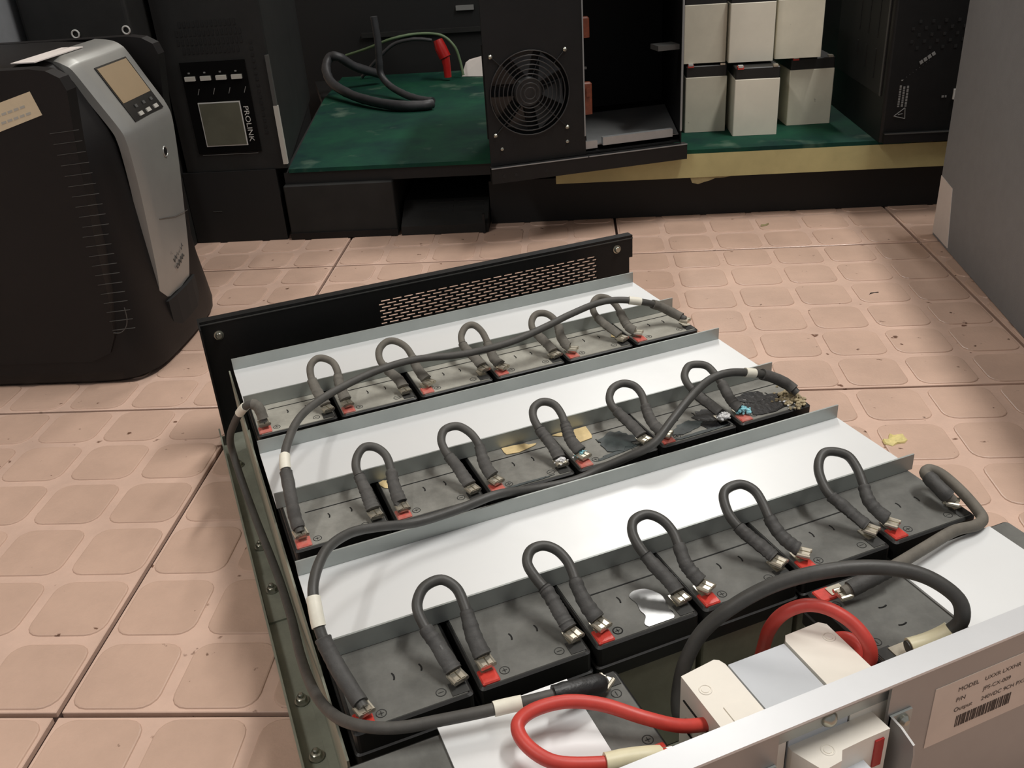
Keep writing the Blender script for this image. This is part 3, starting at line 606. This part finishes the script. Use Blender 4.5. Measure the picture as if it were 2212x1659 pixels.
# ------------------------------------------------------------------ silver fronted UPS tower at the left
ub = (-.56, .685, 0)
ups = rthing('ups_tower', 'black UPS tower with silver front strip and display standing on the tiles', 'UPS', ub)
def plan(i, fr, z, n=6):
    """rounded plan outline; i inset, fr shift of the front"""
    P = [(-.80+i, .563+i), (-.430, .563+i)]
    Fp = [(-.400,.5645), (-.384,.570), (-.371,.585), (-.364,.605), (-.361,.640), (-.3595,.683), (-.361,.725), (-.364,.760), (-.371,.780), (-.384,.795), (-.400,.8005)]
    Fp = [(v.x, v.y) for v in smooth_path([(a, b, 0) for a, b in Fp], 3)]
    for a, b in Fp: P.append((a+fr-i*.6, .683+(b-.683)*(1-i/.12)))
    P += [(-.430, .802-i), (-.80+i, .802-i)]
    return [(a, b, z) for a, b in P]
def up_(name, m, fn, parent=ups, label=None):
    mb = MB(ub); fn(mb); return mb.build(name, m, parent, label)
up_('body', 'ups_black', lambda m: m.loft([plan(.006, -.006, .0005), plan(.001, .001, .006), plan(0, .002, .018), plan(0, -.001, .045), plan(.0005, -.005, .08), plan(.001, -.008, .15), plan(.0015, -.010, .22), plan(.0015, -.012, .25), plan(.0015, -.016, .266), plan(.002, -.022, .280), plan(.002, -.031, .300), plan(.004, -.036, .314), plan(.007, -.041, .325), plan(.014, -.046, .334), plan(.022, -.052, .338), plan(.034, -.062, .3405)], True))
def sidepanel(b0, b1):
    return lambda m: m.prism_ax([(-.795, .03), (-.795, .325), (-.780, .3385), (-.400, .3395), (-.384, .3370), (-.372, .3300), (-.368, .3180), (-.374, .27), (-.382, .18), (-.386, .11), (-.392, .06), (-.402, .040), (-.425, .030)], b0, b1, 1)
up_('side_panel', 'ups_black', sidepanel(.5615, .580))
up_('side_panel', 'ups_black', sidepanel(.785, .8035))
# silver strip
prof = [(-.3640,.066), (-.3600,.10), (-.3580,.15), (-.3565,.20), (-.3565,.235), (-.3575,.252), (-.3610,.264), (-.3770,.2945), (-.3935,.326), (-.3990,.333), (-.4060,.3375), (-.4160,.3400), (-.4280,.3412)]
prof = [(v.x, v.y) for v in smooth_path([(a, z, 0) for a, z in prof], 4)]
def strip(m):
    loops = []; N = len(prof)
    for k, (a, z) in enumerate(prof):
        u = (z-.066)/.275
        bl = .636+.004*math.sin(u*3); brr = .722+.046*min(1, u*1.35); fc = bl+.016
        back = -.012 if z < .335 else 0; zb = 0 if z < .325 else -.008*min(1, (z-.325)/.010)
        loops.append([(a-.014, bl, z+zb), (a-.0045, bl+.001, z+zb*.4), (a-.0008, fc-.003, z), (a, fc+.003, z), (a+.0010, (fc+brr)/2, z), (a-.0006, brr-.004, z), (a-.006, brr, z+zb*.4), (a-.014, brr, z+zb)])
    vs = [p for l in loops for p in l]; n = 8; fs = []
    for k in range(N-1):
        for i in range(n):
            j = (i+1) % n; fs.append((k*n+i, k*n+j, (k+1)*n+j, (k+1)*n+i))
    m.add(vs, fs, True)
    m.f.append(tuple(len(m.v)-len(vs)+i for i in range(n))); m.smooth.append(False); m.f.append(tuple(len(m.v)-n+i for i in range(n))); m.smooth.append(False)
st = up_('silver_strip', 'ups_silver', strip, label='silver front strip')
dv = Vector((-.033, 0, .063)).normalized(); dn = Vector((.063, 0, .033)).normalized(); og = Vector((-.3605, 0, .2625))
def slope_plate(name, m, b0, b1, v0, v1, h0, h1, par):
    pts = [(b0, v0), (b1, v0), (b1, v1), (b0, v1)]
    mb = MB(ub); mb.loft([[og+Vector((0, b, 0))+dv*v+dn*h for b, v in pts] for h in (h0, h1)]); return mb.build(name, m, par)
bz_ = slope_plate('display_bezel', 'ups_gloss', .6700, .7480, .0020, .0670, -.001, .0016, ups)
slope_plate('lcd_screen', 'lcd_tan', .6725, .7450, .0235, .0650, .0010, .0021, bz_)
for k in range(3):
    slope_plate('button', 'button_grey', .6860+k*.0205, .6960+k*.0205, .0048, .0092, .0012, .0030, bz_)
    slope_plate('button', 'slat_grey', .6900+k*.0205, .6955+k*.0205, .0142, .0178, .0012, .0026, bz_)
up_('power_button', 'ups_black', lambda m: m.lathe([(.0050, 0), (.0050, .0022), (.0042, .0028)], (-.3575, .7140, .2215), 0, 18))
up_('power_button_ring', 'ups_silver', lambda m: m.torus((-.3552, .7140, .2215), .0056, .0008, ax=0, n=20, m=6))
for q in range(3):                                             # faded illegible script near the foot of the strip
    pts = [(-.3592+.0003*q, .672+.003*q+k*.0016, .112-q*.0095+.012*k/26+.0032*math.sin(k*1.7+q)) for k in range(26-4*q)]
    up_('script_print', 'slat_grey', lambda m: m.tube(pts, .0005, 5))
up_('strip_seam', 'slat_grey', lambda m: m.tube([(-.3572, .662, .1580), (-.3560, .700, .1490), (-.3575, .742, .1435)], .0004, 5))
up_('panel_edge_glint', 'slat_grey', lambda m: m.tube(smooth_path([(-.392, .5616, .0640), (-.384, .5616, .0640), (-.3765, .5616, .0700), (-.3725, .5616, .0800), (-.3720, .5616, .0930)]), .0005, 6))  # highlight on the vent recess edge, drawn as a paler line
up_('foot_notch', 'void_black', lambda m: m.loft([[(-.385, .640, z), (-.3612, .642, z), (-.3590, .662, z), (-.3585, .690, z), (-.3595, .712, z), (-.3618, .728, z), (-.385, .735, z)] for z in (.030, .0655)]))  # dark plate standing in for the shaded opening below the strip
for k in range(21):
    z = .279-k*.0106; a0 = -.397+.0006*k*(1 if k < 10 else .4); ln = .030-.0002*k
    up_('vent_slat', 'slat_grey', lambda m: m.prism_ax([(a0, z-.0003), (a0+ln, z+.0020), (a0+ln, z+.0024), (a0, z+.0002)], .5610, .5620, 1))
stk = up_('sticker', 'sticker_cream', lambda m: m.prism_ax([(-.4800, .2735), (-.3990, .2970), (-.4045, .3195), (-.4850, .2980)], .5610, .5614, 1), label='cream paper sticker with faint print')
for j in range(2):                                             # two faint lines of print, too blurred to read
    for q in range(5):
        a0 = -.446+q*.0068+.004*j; z = .2965+(a0+.446)*.26-.0075*j
        up_('print', 'button_grey', lambda m: m.prism_ax([(a0, z), (a0+.005, z+.0013), (a0+.005, z+.0036), (a0, z+.0023)], .5608, .5611, 1), stk)
up_('paper_note', 'sticker_white', lambda m: m.prism([(-.437, .598), (-.412, .597), (-.412, .7000), (-.4370, .7020)], .3402, .3412), label='white paper label on top')

# ------------------------------------------------------------------ black unit behind, ring holes; grey box at its left
cb = (-.60, 1.15, 0)
un = rthing('equipment_case', 'black equipment case with two bright rings behind the UPS tower', 'equipment', cb)
MB(cb).bbox(-.640, -.487, .99, 1.45, 0, .56, .004).build('case', 'tower_black', un)
for a, z in ((-.5660, .3250), (-.4935, .3262)):
    MB(cb).torus((a, .9885, z), .0050, .0012, ax=1, n=20, m=6).build('ring', 'print_white', un)
MB(cb).box(-.501, -.488, .9885, .9900, .3080, .3170).build('label', 'red_label', un)
MB(cb).box(-.500, -.489, .9880, .9886, .3135, .3150).build('label_print', 'print_white', un)
gb = (-.74, 1.0, 0)
g = rthing('metal_case', 'grey metal case at the left edge behind the UPS tower', 'equipment', gb)
MB(gb).bbox(-.82, -.652, .93, 1.35, 0, .56, .003).build('case', 'cabinet_grey', g)
MB(gb).lathe([(.008, 0), (.008, .002)], (-.667, .9298, .350), 1, 16).build('hole', 'void_black', g)
MB(gb).box(-.72, -.664, .9292, .9300, .300, .342).build('label', 'red_label', g)

# ------------------------------------------------------------------ black tower on its stand
sb = (-.41, 1.25, 0)
stn = rthing('tower_stand', 'black box under the tower with the square screen', 'stand', sb)
MB(sb).prism([(-.486,1.042), (-.340,1.042), (-.43,1.60), (-.486,1.60)], .0003, .1115).build('box', 'void_black', stn)
MB(sb).box(-.450, -.436, 1.0412, 1.0425, .05, .0506).build('scratch', 'slat_grey', stn)
pb = (-.40, 1.25, .112)
pl = rthing('screen_tower', 'black UPS tower with square screen and lettering on the shelf end', 'UPS', pb)
def pp(name, m, x0, x1, y0, y1, z0, z1, par=pl, bev=0):
    mb = MB(pb)
    (mb.bbox(x0, x1, y0, y1, z0, z1, bev) if bev else mb.box(x0, x1, y0, y1, z0, z1)); return mb.build(name, m, par)
MB(pb).loft([[(a, b, z) for a, b in ((-.478,1.045), (-.3225,1.045), (-.3215,1.050), (-.425,1.60), (-.478,1.60))] for z in (.112, .46)]).build('case', 'tower_black', pl)
panl = pp('control_panel', 'ups_gloss', -.4530, -.3560, 1.0430, 1.0455, .1400, .2720)
pp('screen_frame', 'print_white', -.4378, -.3742, 1.0422, 1.0432, .1502, .2148, panl)
pp('screen', 'lcd_olive', -.4362, -.3758, 1.0416, 1.0424, .1518, .2132, panl)
for k in range(4):
    a = -.4410+k*.0232
    pp('button', 'button_grey', a-.0075, a+.0075, 1.0395, 1.0432, .2462, .2522, panl)
    MB(pb).prism_ax([(a+.006, .226), (a+.0068, .226), (a+.0105, .2345), (a+.0095, .2345)], 1.0424, 1.0430, 1).build('icon', 'print_grey', panl)
    pp('icon', 'print_grey', a-.002, a+.001, 1.0424, 1.0430, .2560, .2580, panl)
text('lettering', 'PROLINK', .0108, 'print_white', panl, (-.3705-pb[0], 1.0422-pb[1], .2075-pb[2]), (math.pi/2, math.pi/2, 0), 1.18)
pp('foot_ridge', 'print_grey', -.4480, -.3620, 1.0442, 1.0452, .1370, .1376)
for r in range(4):
    for k in range(15):
        a = -.4500+k*.0066+r*.0004
        if abs(k-7)+abs(r-1.5)*2 < 9.2: pp('vent_slot', 'void_black', a, a+.0032, 1.0443, 1.0451, .2830+r*.0120, .2915+r*.0120)
for k in range(16): pp('side_vent', 'void_black', -.3450, -.3410, 1.0443, 1.0451, .165+k*.0085, .169+k*.0085)
pp('edge_strip', 'button_grey', -.3255, -.3190, 1.0410, 1.0470, .1190, .2050)
pp('edge_strip', 'slat_grey', -.3250, -.3200, 1.0415, 1.0470, .2050, .2760)

# ------------------------------------------------------------------ shelf, mat and what is under it
hb = (.15, 1.45, 0)
sh = rthing('low_shelf', 'low shelf board with pale edge at the right carrying batteries', 'shelf', hb)
MB(hb).prism([(-.330,1.048), (.085,1.048), (.085,1.86), (-.480,1.86), (-.405,1.615)], .086, .1035).build('board', 'void_black', sh, 'black edged board')
MB(hb).box(.085, .70, 1.043, 1.86, .0680, .1035).build('board', 'board_wood', sh, 'pale wooden board')
MB(hb).box(-.02, .70, 1.075, 1.80, .0003, .0680).build('plinth', 'void_black', sh)
MB(hb).prism_ax([(.285,.0685), (.288,.0600), (.297,.0575), (.306,.0605), (.313,.0620), (.322,.0655), (.335,.0660), (.352,.0685)], 1.044, 1.050, 1).build('splinter', 'chip_wood', sh)
MB(hb).box(-.16, -.02, 1.30, 1.80, .0003, .086).build('recess_back', 'void_black', sh)
mb_ = (.14, 1.45, .104)
gm = MB(mb_)
gm.loft([[(-.321, 1.046, z), (.085, 1.044, z), (.36, 1.043, z), (.60, 1.044, z), (.62, 1.45, z), (.60, 1.86, z), (-.415, 1.86, z), (-.397, 1.60, z)] for z in (.1037, .1095)])
o = gm.build('green_mat', 'mat_green'); o.location = rw(*mb_); o.rotation_euler = RZ; tag(o, 'worn dark green mat covering the low shelf', 'mat')
xb = (-.25, 1.2, 0)
bx1 = rthing('black_box', 'plain black box under the left part of the green mat', 'box', xb)
MB(xb).bbox(-.333, -.163, 1.040, 1.45, .004, .0858, .002).build('case', 'tower_black', bx1)
MB(xb).box(-.333, -.163, 1.0375, 1.0405, .0008, .0105).build('bottom_lip', 'ups_black', bx1)
yb = (-.08, 1.1, 0)
lo = rthing('vented_case', 'low black case with slots on the floor in the shelf recess', 'equipment', yb)
MB(yb).prism_ax([(1.036, .0005), (1.036, .014), (1.090, .040), (1.28, .040), (1.28, .0005)], -.157, -.022, 0).build('case', 'tower_black', lo)
for k in range(2):
    for q in range(3): MB(yb).loft([[(-.118+k*.048, 1.062+q*.010, .0270+q*.0048+h), (-.078+k*.048, 1.062+q*.010, .0270+q*.0048+h), (-.078+k*.048, 1.066+q*.010, .0290+q*.0048+h), (-.118+k*.048, 1.066+q*.010, .0290+q*.0048+h)] for h in (-.0006, .0004)]).build('slot', 'void_black', lo)
MB(yb).box(-.030, -.026, 1.030, 1.038, .0005, .030).build('foot', 'void_black', lo)

# ------------------------------------------------------------------ chassis with fan, slightly turned
fb = (-.003, .953, .1200); fy = math.radians(17.3)
ch = rthing('fan_chassis', 'open black metal chassis with round fan grille standing on the green mat', 'chassis', fb, yawr=fy); ch.scale = (.97, .97, .97)
def cp(name, m, fn, par=ch, label=None):
    mb = MB(); fn(mb); return mb.build(name, m, par, label)
HZ = .33
SK = math.tan(fy)                                             # the walls run straight back into the room
def plate(m, u0, u1, v0, v1, z0, z1): m.prism([(u0+v0*SK, v0), (u1+v0*SK, v0), (u1+v1*SK, v1), (u0+v1*SK, v1)], z0, z1)
cu_, cz_, cr_ = .0632, .0995, .0580
def fanpanel(m):
    n = 48; circ = [(cu_+cr_*math.cos(2*math.pi*k/n), cz_+cr_*math.sin(2*math.pi*k/n)) for k in range(n)]
    sq = []
    for k in range(n):
        c, s_ = math.cos(2*math.pi*k/n), math.sin(2*math.pi*k/n); q = max(abs(c), abs(s_)); h = .0618
        sq.append((cu_+h*c/q, cz_+h*s_/q))
    vs = []; 
    for v in (0, .002): vs += [(x, v, z) for x, z in circ]+[(x, v, z) for x, z in sq]
    fs = []
    for k in range(n):
        j = (k+1) % n
        fs += [(k, j, n+j, n+k), (2*n+k, 3*n+k, 3*n+j, 2*n+j), (k, 2*n+k, 2*n+j, j)]
    m.add(vs, fs)
    m.box(0, .1425, 0, .002, .0030, cz_-.0618); m.box(0, .1425, 0, .002, cz_+.0618, HZ); m.box(0, cu_-.0618, 0, .002, cz_-.0618, cz_+.0618); m.box(cu_+.0618, .1425, 0, .002, cz_-.0618, cz_+.0618)
cp('fan_panel', 'black_paint', fanpanel)
gr = None
for k in range(9):
    R = .0575-k*.0062
    o = cp('grille_ring', 'fan_wire', lambda m: m.torus((cu_, -.0022, cz_), R, .0008, ax=1, n=40, m=6))
for q in range(4):
    a = math.pi/4+q*math.pi/2
    cp('grille_strut', 'black_paint', lambda m: m.tube([(cu_+.010*math.cos(a), -.0012, cz_+.010*math.sin(a)), (cu_+.074*math.cos(a), -.0012, cz_+.074*math.sin(a))], .0009, 6))
    cp('grille_screw', 'steel_bolt', lambda m: m.lathe([(.0030, 0), (.0030, .0010), (.0014, .0026)], (cu_+.0755*math.cos(a), -.0005, cz_+.0755*math.sin(a)), 1, 12))
fan = cp('fan_hub', 'fan_blade', lambda m: m.lathe([(.021, -.022), (.021, -.008), (.019, -.006)], (cu_, 0, cz_), 1, 24))
for q in range(7):
    a = 2*math.pi*q/7
    def blade(m):
        P0 = [(.019, a-.28, .010), (.056, a-.42, .010), (.056, a+.22, .022), (.019, a+.18, .022)]
        lo_ = [(cu_+r*math.cos(t), v, cz_+r*math.sin(t)) for r, t, v in P0]; hi_ = [(x, v+.0012, z) for x, v, z in lo_]
        m.loft([lo_, hi_])
    cp('fan_blade', 'fan_blade', blade, fan)
cp('fan_housing', 'void_black', lambda m: m.box(.004, .128, .026, .030, .036, .166))
cp('side_wall', 'black_paint', lambda m: plate(m, .004, .0055, .002, .30, .003, HZ))
cp('partition_wall', 'black_paint', lambda m: plate(m, .1425, .1440, 0, .30, .003, HZ))
cp('partition_edge', 'bare_edge', lambda m: m.box(.1423, .1442, -.0008, .0004, .030, HZ))
cp('side_wall', 'black_paint', lambda m: plate(m, .2930, .2945, 0, .30, .003, HZ))
cp('side_edge', 'bare_edge', lambda m: m.box(.2918, .2948, -.0008, .0004, .020, HZ))
cp('back_wall', 'void_black', lambda m: plate(m, .004, .2945, .30, .3015, .003, HZ))
cp('top_cover', 'black_paint', lambda m: plate(m, .004, .2945, 0, .3015, HZ, HZ+.0015))
cp('bottom_plate', 'black_paint', lambda m: plate(m, .004, .2945, .002, .30, .003, .0055))
cp('bay_floor', 'inner_steel', lambda m: plate(m, .146, .291, .012, .22, .0120, .0135))
cp('bay_lip', 'inner_steel', lambda m: (m.box(.172, .282, .004, .012, .0120, .0235), m.box(.146, .164, .006, .012, .0090, .0200)))
for u, v in ((.10, .13), (.26, .10), (.10, .27), (.27, .27)): cp('rubber_foot', 'void_black', lambda m: m.lathe([(.010, -.0105), (.010, .003)], (u, v, 0), 2, 14))
cp('front_lip', 'black_paint', lambda m: (m.box(-.002, .3000, -.010, .0, -.0205, .0000), m.box(-.002, .3000, -.010, .003, .0, .0022)))
cp('front_lip_edge', 'bare_edge', lambda m: (m.box(-.002, .1440, -.0106, -.0094, .0010, .0024), m.box(.1455, .3000, -.0106, -.0094, .0010, .0024)))
for u in (.016, .034, .080): cp('lip_hole', 'void_black', lambda m: m.lathe([(.0025, 0), (.0025, .0004)], (u, -.0100, -.011), 1, 12))
cp('power_connector', 'copper_orange', lambda m: (m.bbox(.1440, .1680, .036, .048, .0520, .0980, .002), m.box(.1500, .1560, .0345, .037, .058, .070), m.box(.1580, .1640, .0345, .037, .078, .090)))
cp('power_connector', 'copper_orange', lambda m: m.bbox(.1440, .1660, .036, .048, .1600, .1880, .002))
cp('inner_tab', 'slat_grey', lambda m: m.box(.2600, .2930, .010, .040, .1350, .1420))
cp('inner_tab', 'slat_grey', lambda m: m.box(.1440, .1580, .030, .034, .1180, .1210))
for u, z in ((.018, .026), (.116, .0255)): cp('panel_screw', 'steel_bolt', lambda m: m.lathe([(.0024, 0), (.0024, .001), (.001, .002)], (u, 0, z), 1, 12))

# ------------------------------------------------------------------ six bare batteries in two layers
def bare(a0, a1, b0, z0, m, label, yawd=0.0, red=True):
    c = ((a0+a1)/2, b0+.0755, z0); wd = a1-a0
    t = rthing('bare_battery', label, 'battery', c, 'bare batteries on the shelf', math.radians(yawd)); h = wd/2
    MB().bbox(-h, h, -.0755, .0755, 0, .0835, .0012).build('container', m, t)
    MB().bbox(-h+.0005, h-.0005, -.0750, .0750, .0835, .0995, .0012).build('lid', 'lid_black', t)
    if red:
        MB().box(-h+.003, -h+.012, -.0765, -.066, .0975, .1015).build('positive_base', 'terminal_red', t)
        MB().box(-h+.004, -h+.011, -.0767, -.068, .1000, .1030).build('terminal_tab', 'print_white', t)
        MB().box(h-.011, h-.004, -.0752, -.066, .0990, .1020).build('terminal_tab', 'crimp_metal', t)
    return t
Zm = .1098
bare(.2870, .3500, 1.150, Zm, 'bare_battery', 'beige bare battery in the lower layer beside the fan chassis')
bare(.3570, .4230, 1.112, Zm, 'bare_battery_light', 'pale bare battery standing forward in the middle of the lower layer', -1.0)
bare(.4430, .5110, 1.165, Zm, 'bare_battery', 'smudged beige bare battery at the right of the lower layer', 3.0)
bare(.2830, .3465, 1.152, Zm+.1032, 'bare_battery', 'beige bare battery in the upper layer beside the fan chassis')
bare(.3500, .4160, 1.140, Zm+.1032, 'bare_battery_light', 'beige bare battery in the middle of the upper layer', -1.0)
bare(.4220, .4900, 1.150, Zm+.1032, 'bare_battery', 'beige bare battery at the right of the upper layer', -2.0)

# ------------------------------------------------------------------ black box at the right
kb = (.68, 1.2, .1097)
bk = rthing('warning_box', 'black equipment box with white warning print at the right end of the shelf', 'equipment', kb)
def kp(name, m, x0, x1, y0, y1, z0, z1, par=bk, bev=0):
    mb = MB(kb); (mb.bbox(x0, x1, y0, y1, z0, z1, bev) if bev else mb.box(x0, x1, y0, y1, z0, z1)); return mb.build(name, m, par)
kp('case', 'black_paint', .550, .86, 1.030, 1.45, .1100, .46, bev=.003)
kp('front_ledge', 'black_paint', .554, .86, 1.022, 1.031, .1100, .1235)
kp('ledge_edge', 'slat_grey', .554, .86, 1.0214, 1.0222, .1225, .1240)
lp = kp('side_plate', 'tower_black', .5485, .5502, 1.045, 1.290, .1720, .40)
kp('side_plate_edge', 'slat_grey', .5478, .5486, 1.0450, 1.0500, .1720, .40, lp)
for k in range(3): kp('side_slot', 'void_black', .5478, .5486, 1.085+k*.045, 1.090+k*.045, .19+.01*k, .23)
for k in range(3): kp('side_slot', 'void_black', .5478, .5486, 1.085+k*.045, 1.090+k*.045, .245, .30)
tri = MB(kb)
T3 = [(.5660, .1465), (.5815, .1425), (.5800, .1575)]
for i in range(3):
    p, q = T3[i], T3[(i+1) % 3]; tri.tube([(p[0], 1.0294, p[1]), (q[0], 1.0294, q[1])], .0006, 6)
tri.tube([(.5715, 1.0294, .1483), (.5775, 1.0294, .1495)], .0006, 6); tri.build('warning_triangle', 'print_grey', bk)
for j in range(3):                                             # three upright lines of small print and a slanted word, too blurred to read
    z = .1590
    while z < .1860:
        h = random.uniform(.0018, .0042); kp('print', 'print_grey', .5690+j*.0050, .5716+j*.0050, 1.0293, 1.0300, z, z+h); z += h+.0009
for k in range(4): MB(kb).prism_ax([(.5930+k*.0050, .2150+k*.0034), (.5968+k*.0050, .2176+k*.0034), (.5945+k*.0050, .2215+k*.0034), (.5908+k*.0050, .2189+k*.0034)], 1.0293, 1.0300, 1).build('print', 'print_grey', bk)
for k in range(9): kp('print_dot', 'slat_grey', .5720+k*.0040, .5728+k*.0040, 1.0290, 1.0300, .1960+k*.0030, .1966+k*.0030)
kp('print_dot', 'print_grey', .5700, .5722, 1.0290, 1.0300, .1945, .1960)
kp('print_mark', 'print_grey', .6280, .6310, 1.0290, 1.0300, .1690, .1715); kp('print_mark', 'print_grey', .6325, .6345, 1.0290, 1.0300, .1690, .1715)
kp('white_tag', 'print_white', .6430, .6470, 1.0270, 1.0300, .1660, .1800)
for r in range(5):
    for k in range(9):
        if (r+k) % 2: kp('vent_hole', 'void_black', .575+k*.0085, .579+k*.0085, 1.0292, 1.0302, .235+r*.0085, .239+r*.0085)

# ------------------------------------------------------------------ grey cabinet at the right edge
gc = (.611, .944, 0)
cab = rthing('grey_cabinet', 'plain grey cabinet at the right edge standing on the tiles', 'cabinet', gc, yawr=-math.radians(3.4))
MB().bbox(0, .62, -.80, 0, .0008, .42, .002).build('body', 'cabinet_grey', cab)
MB().prism_ax([(-.002, .004), (-.002, .084), (-.052, .080), (-.070, .004)], -.0006, .0, 0).build('corner_sticker', 'sticker_white', cab)

# ------------------------------------------------------------------ black cabinets behind the shelf, hanging cables, red plug
db = (.10, 2.0, 0)
dk = rthing('back_cabinet', 'black equipment cabinet in the dark behind the green mat', 'cabinet', db)
MB(db).bbox(-.60, .95, 1.88, 2.25, 0, .62, .004).build('body', 'void_black', dk)
MB(db).box(-.36, -.06, 1.872, 1.882, .190, .2000).build('rail', 'tower_black', dk)
MB(db).box(-.14, -.10, 1.874, 1.882, .236, .246).build('catch', 'print_grey', dk)
def wire(name, P, r, m, label, cat='cable', cap=None):
    pts = [rw(*p) for p in P]; path = smooth_path(pts, 6); t = thing(name, label, cat, tuple(path[0]))
    MB(t.location).tube(path, wobble(path, r, .06), 10).build('sheath', m, t); return t
wire('cable_conduit', [(-.30,1.74,.1300), (-.345,1.70,.1550), (-.372,1.68,.1790), (-.392,1.68,.1790), (-.398,1.66,.1600), (-.380,1.62,.1380), (-.330,1.55,.1260), (-.270,1.48,.1220), (-.210,1.435,.1200), (-.165,1.430,.1195), (-.150,1.440,.1195)], .0095, 'wire_black', 'thick black ribbed cable conduit bent on the green mat')
wire('cable_conduit', [(-.272,1.60,.262), (-.270,1.60,.215), (-.272,1.60,.180), (-.272,1.60,.152), (-.252,1.58,.132), (-.215,1.535,.1215), (-.180,1.490,.1195), (-.152,1.465,.1195)], .0070, 'wire_black', 'black cable dropping from above onto the green mat')
wire('thin_cable', [(-.385,1.80,.165), (-.330,1.78,.180), (-.270,1.75,.200), (-.215,1.76,.206), (-.165,1.765,.200), (-.138,1.76,.178), (-.128,1.76,.150), (-.122,1.755,.116)], .0030, 'wire_green', 'thin grey green wire arching behind the red plug')
wire('thin_cable', [(-.360,1.82,.114), (-.320,1.81,.150), (-.280,1.81,.180), (-.240,1.80,.190), (-.215,1.80,.190), (-.190,1.80,.186)], .0040, 'wire_black', 'thin black wire looping to the red plug')
rp = (-.160, 1.74, .115)
plug = rthing('red_plug', 'glossy red power plug hanging at the end of the mat', 'plug', rp)
m_ = MB(rp); m_.tube([(-.1690,1.742,.194), (-.1640,1.740,.178), (-.1560,1.738,.158)], [.010, .013, .013], 10); m_.build('body', 'plug_red', plug)
m_ = MB(rp); m_.tube([(-.1560,1.738,.160), (-.1540,1.737,.140), (-.1535,1.736,.117)], [.0100, .0085, .0080], 10); m_.build('tail', 'plug_red', plug)
pw = (-.10, 1.78, .110)
pc = MB(pw); pc.loft([[(-.128,1.775,.1105), (-.075,1.760,.1105), (-.070,1.80,.1105), (-.118,1.80,.1105)], [(-.118,1.785,.138), (-.075,1.775,.150), (-.070,1.80,.150), (-.110,1.80,.142)]])
o = pc.build('paper_bundle', 'sticker_white'); o.location = rw(*pw); o.rotation_euler = RZ; tag(o, 'pale folded paper at the back of the green mat', 'paper')
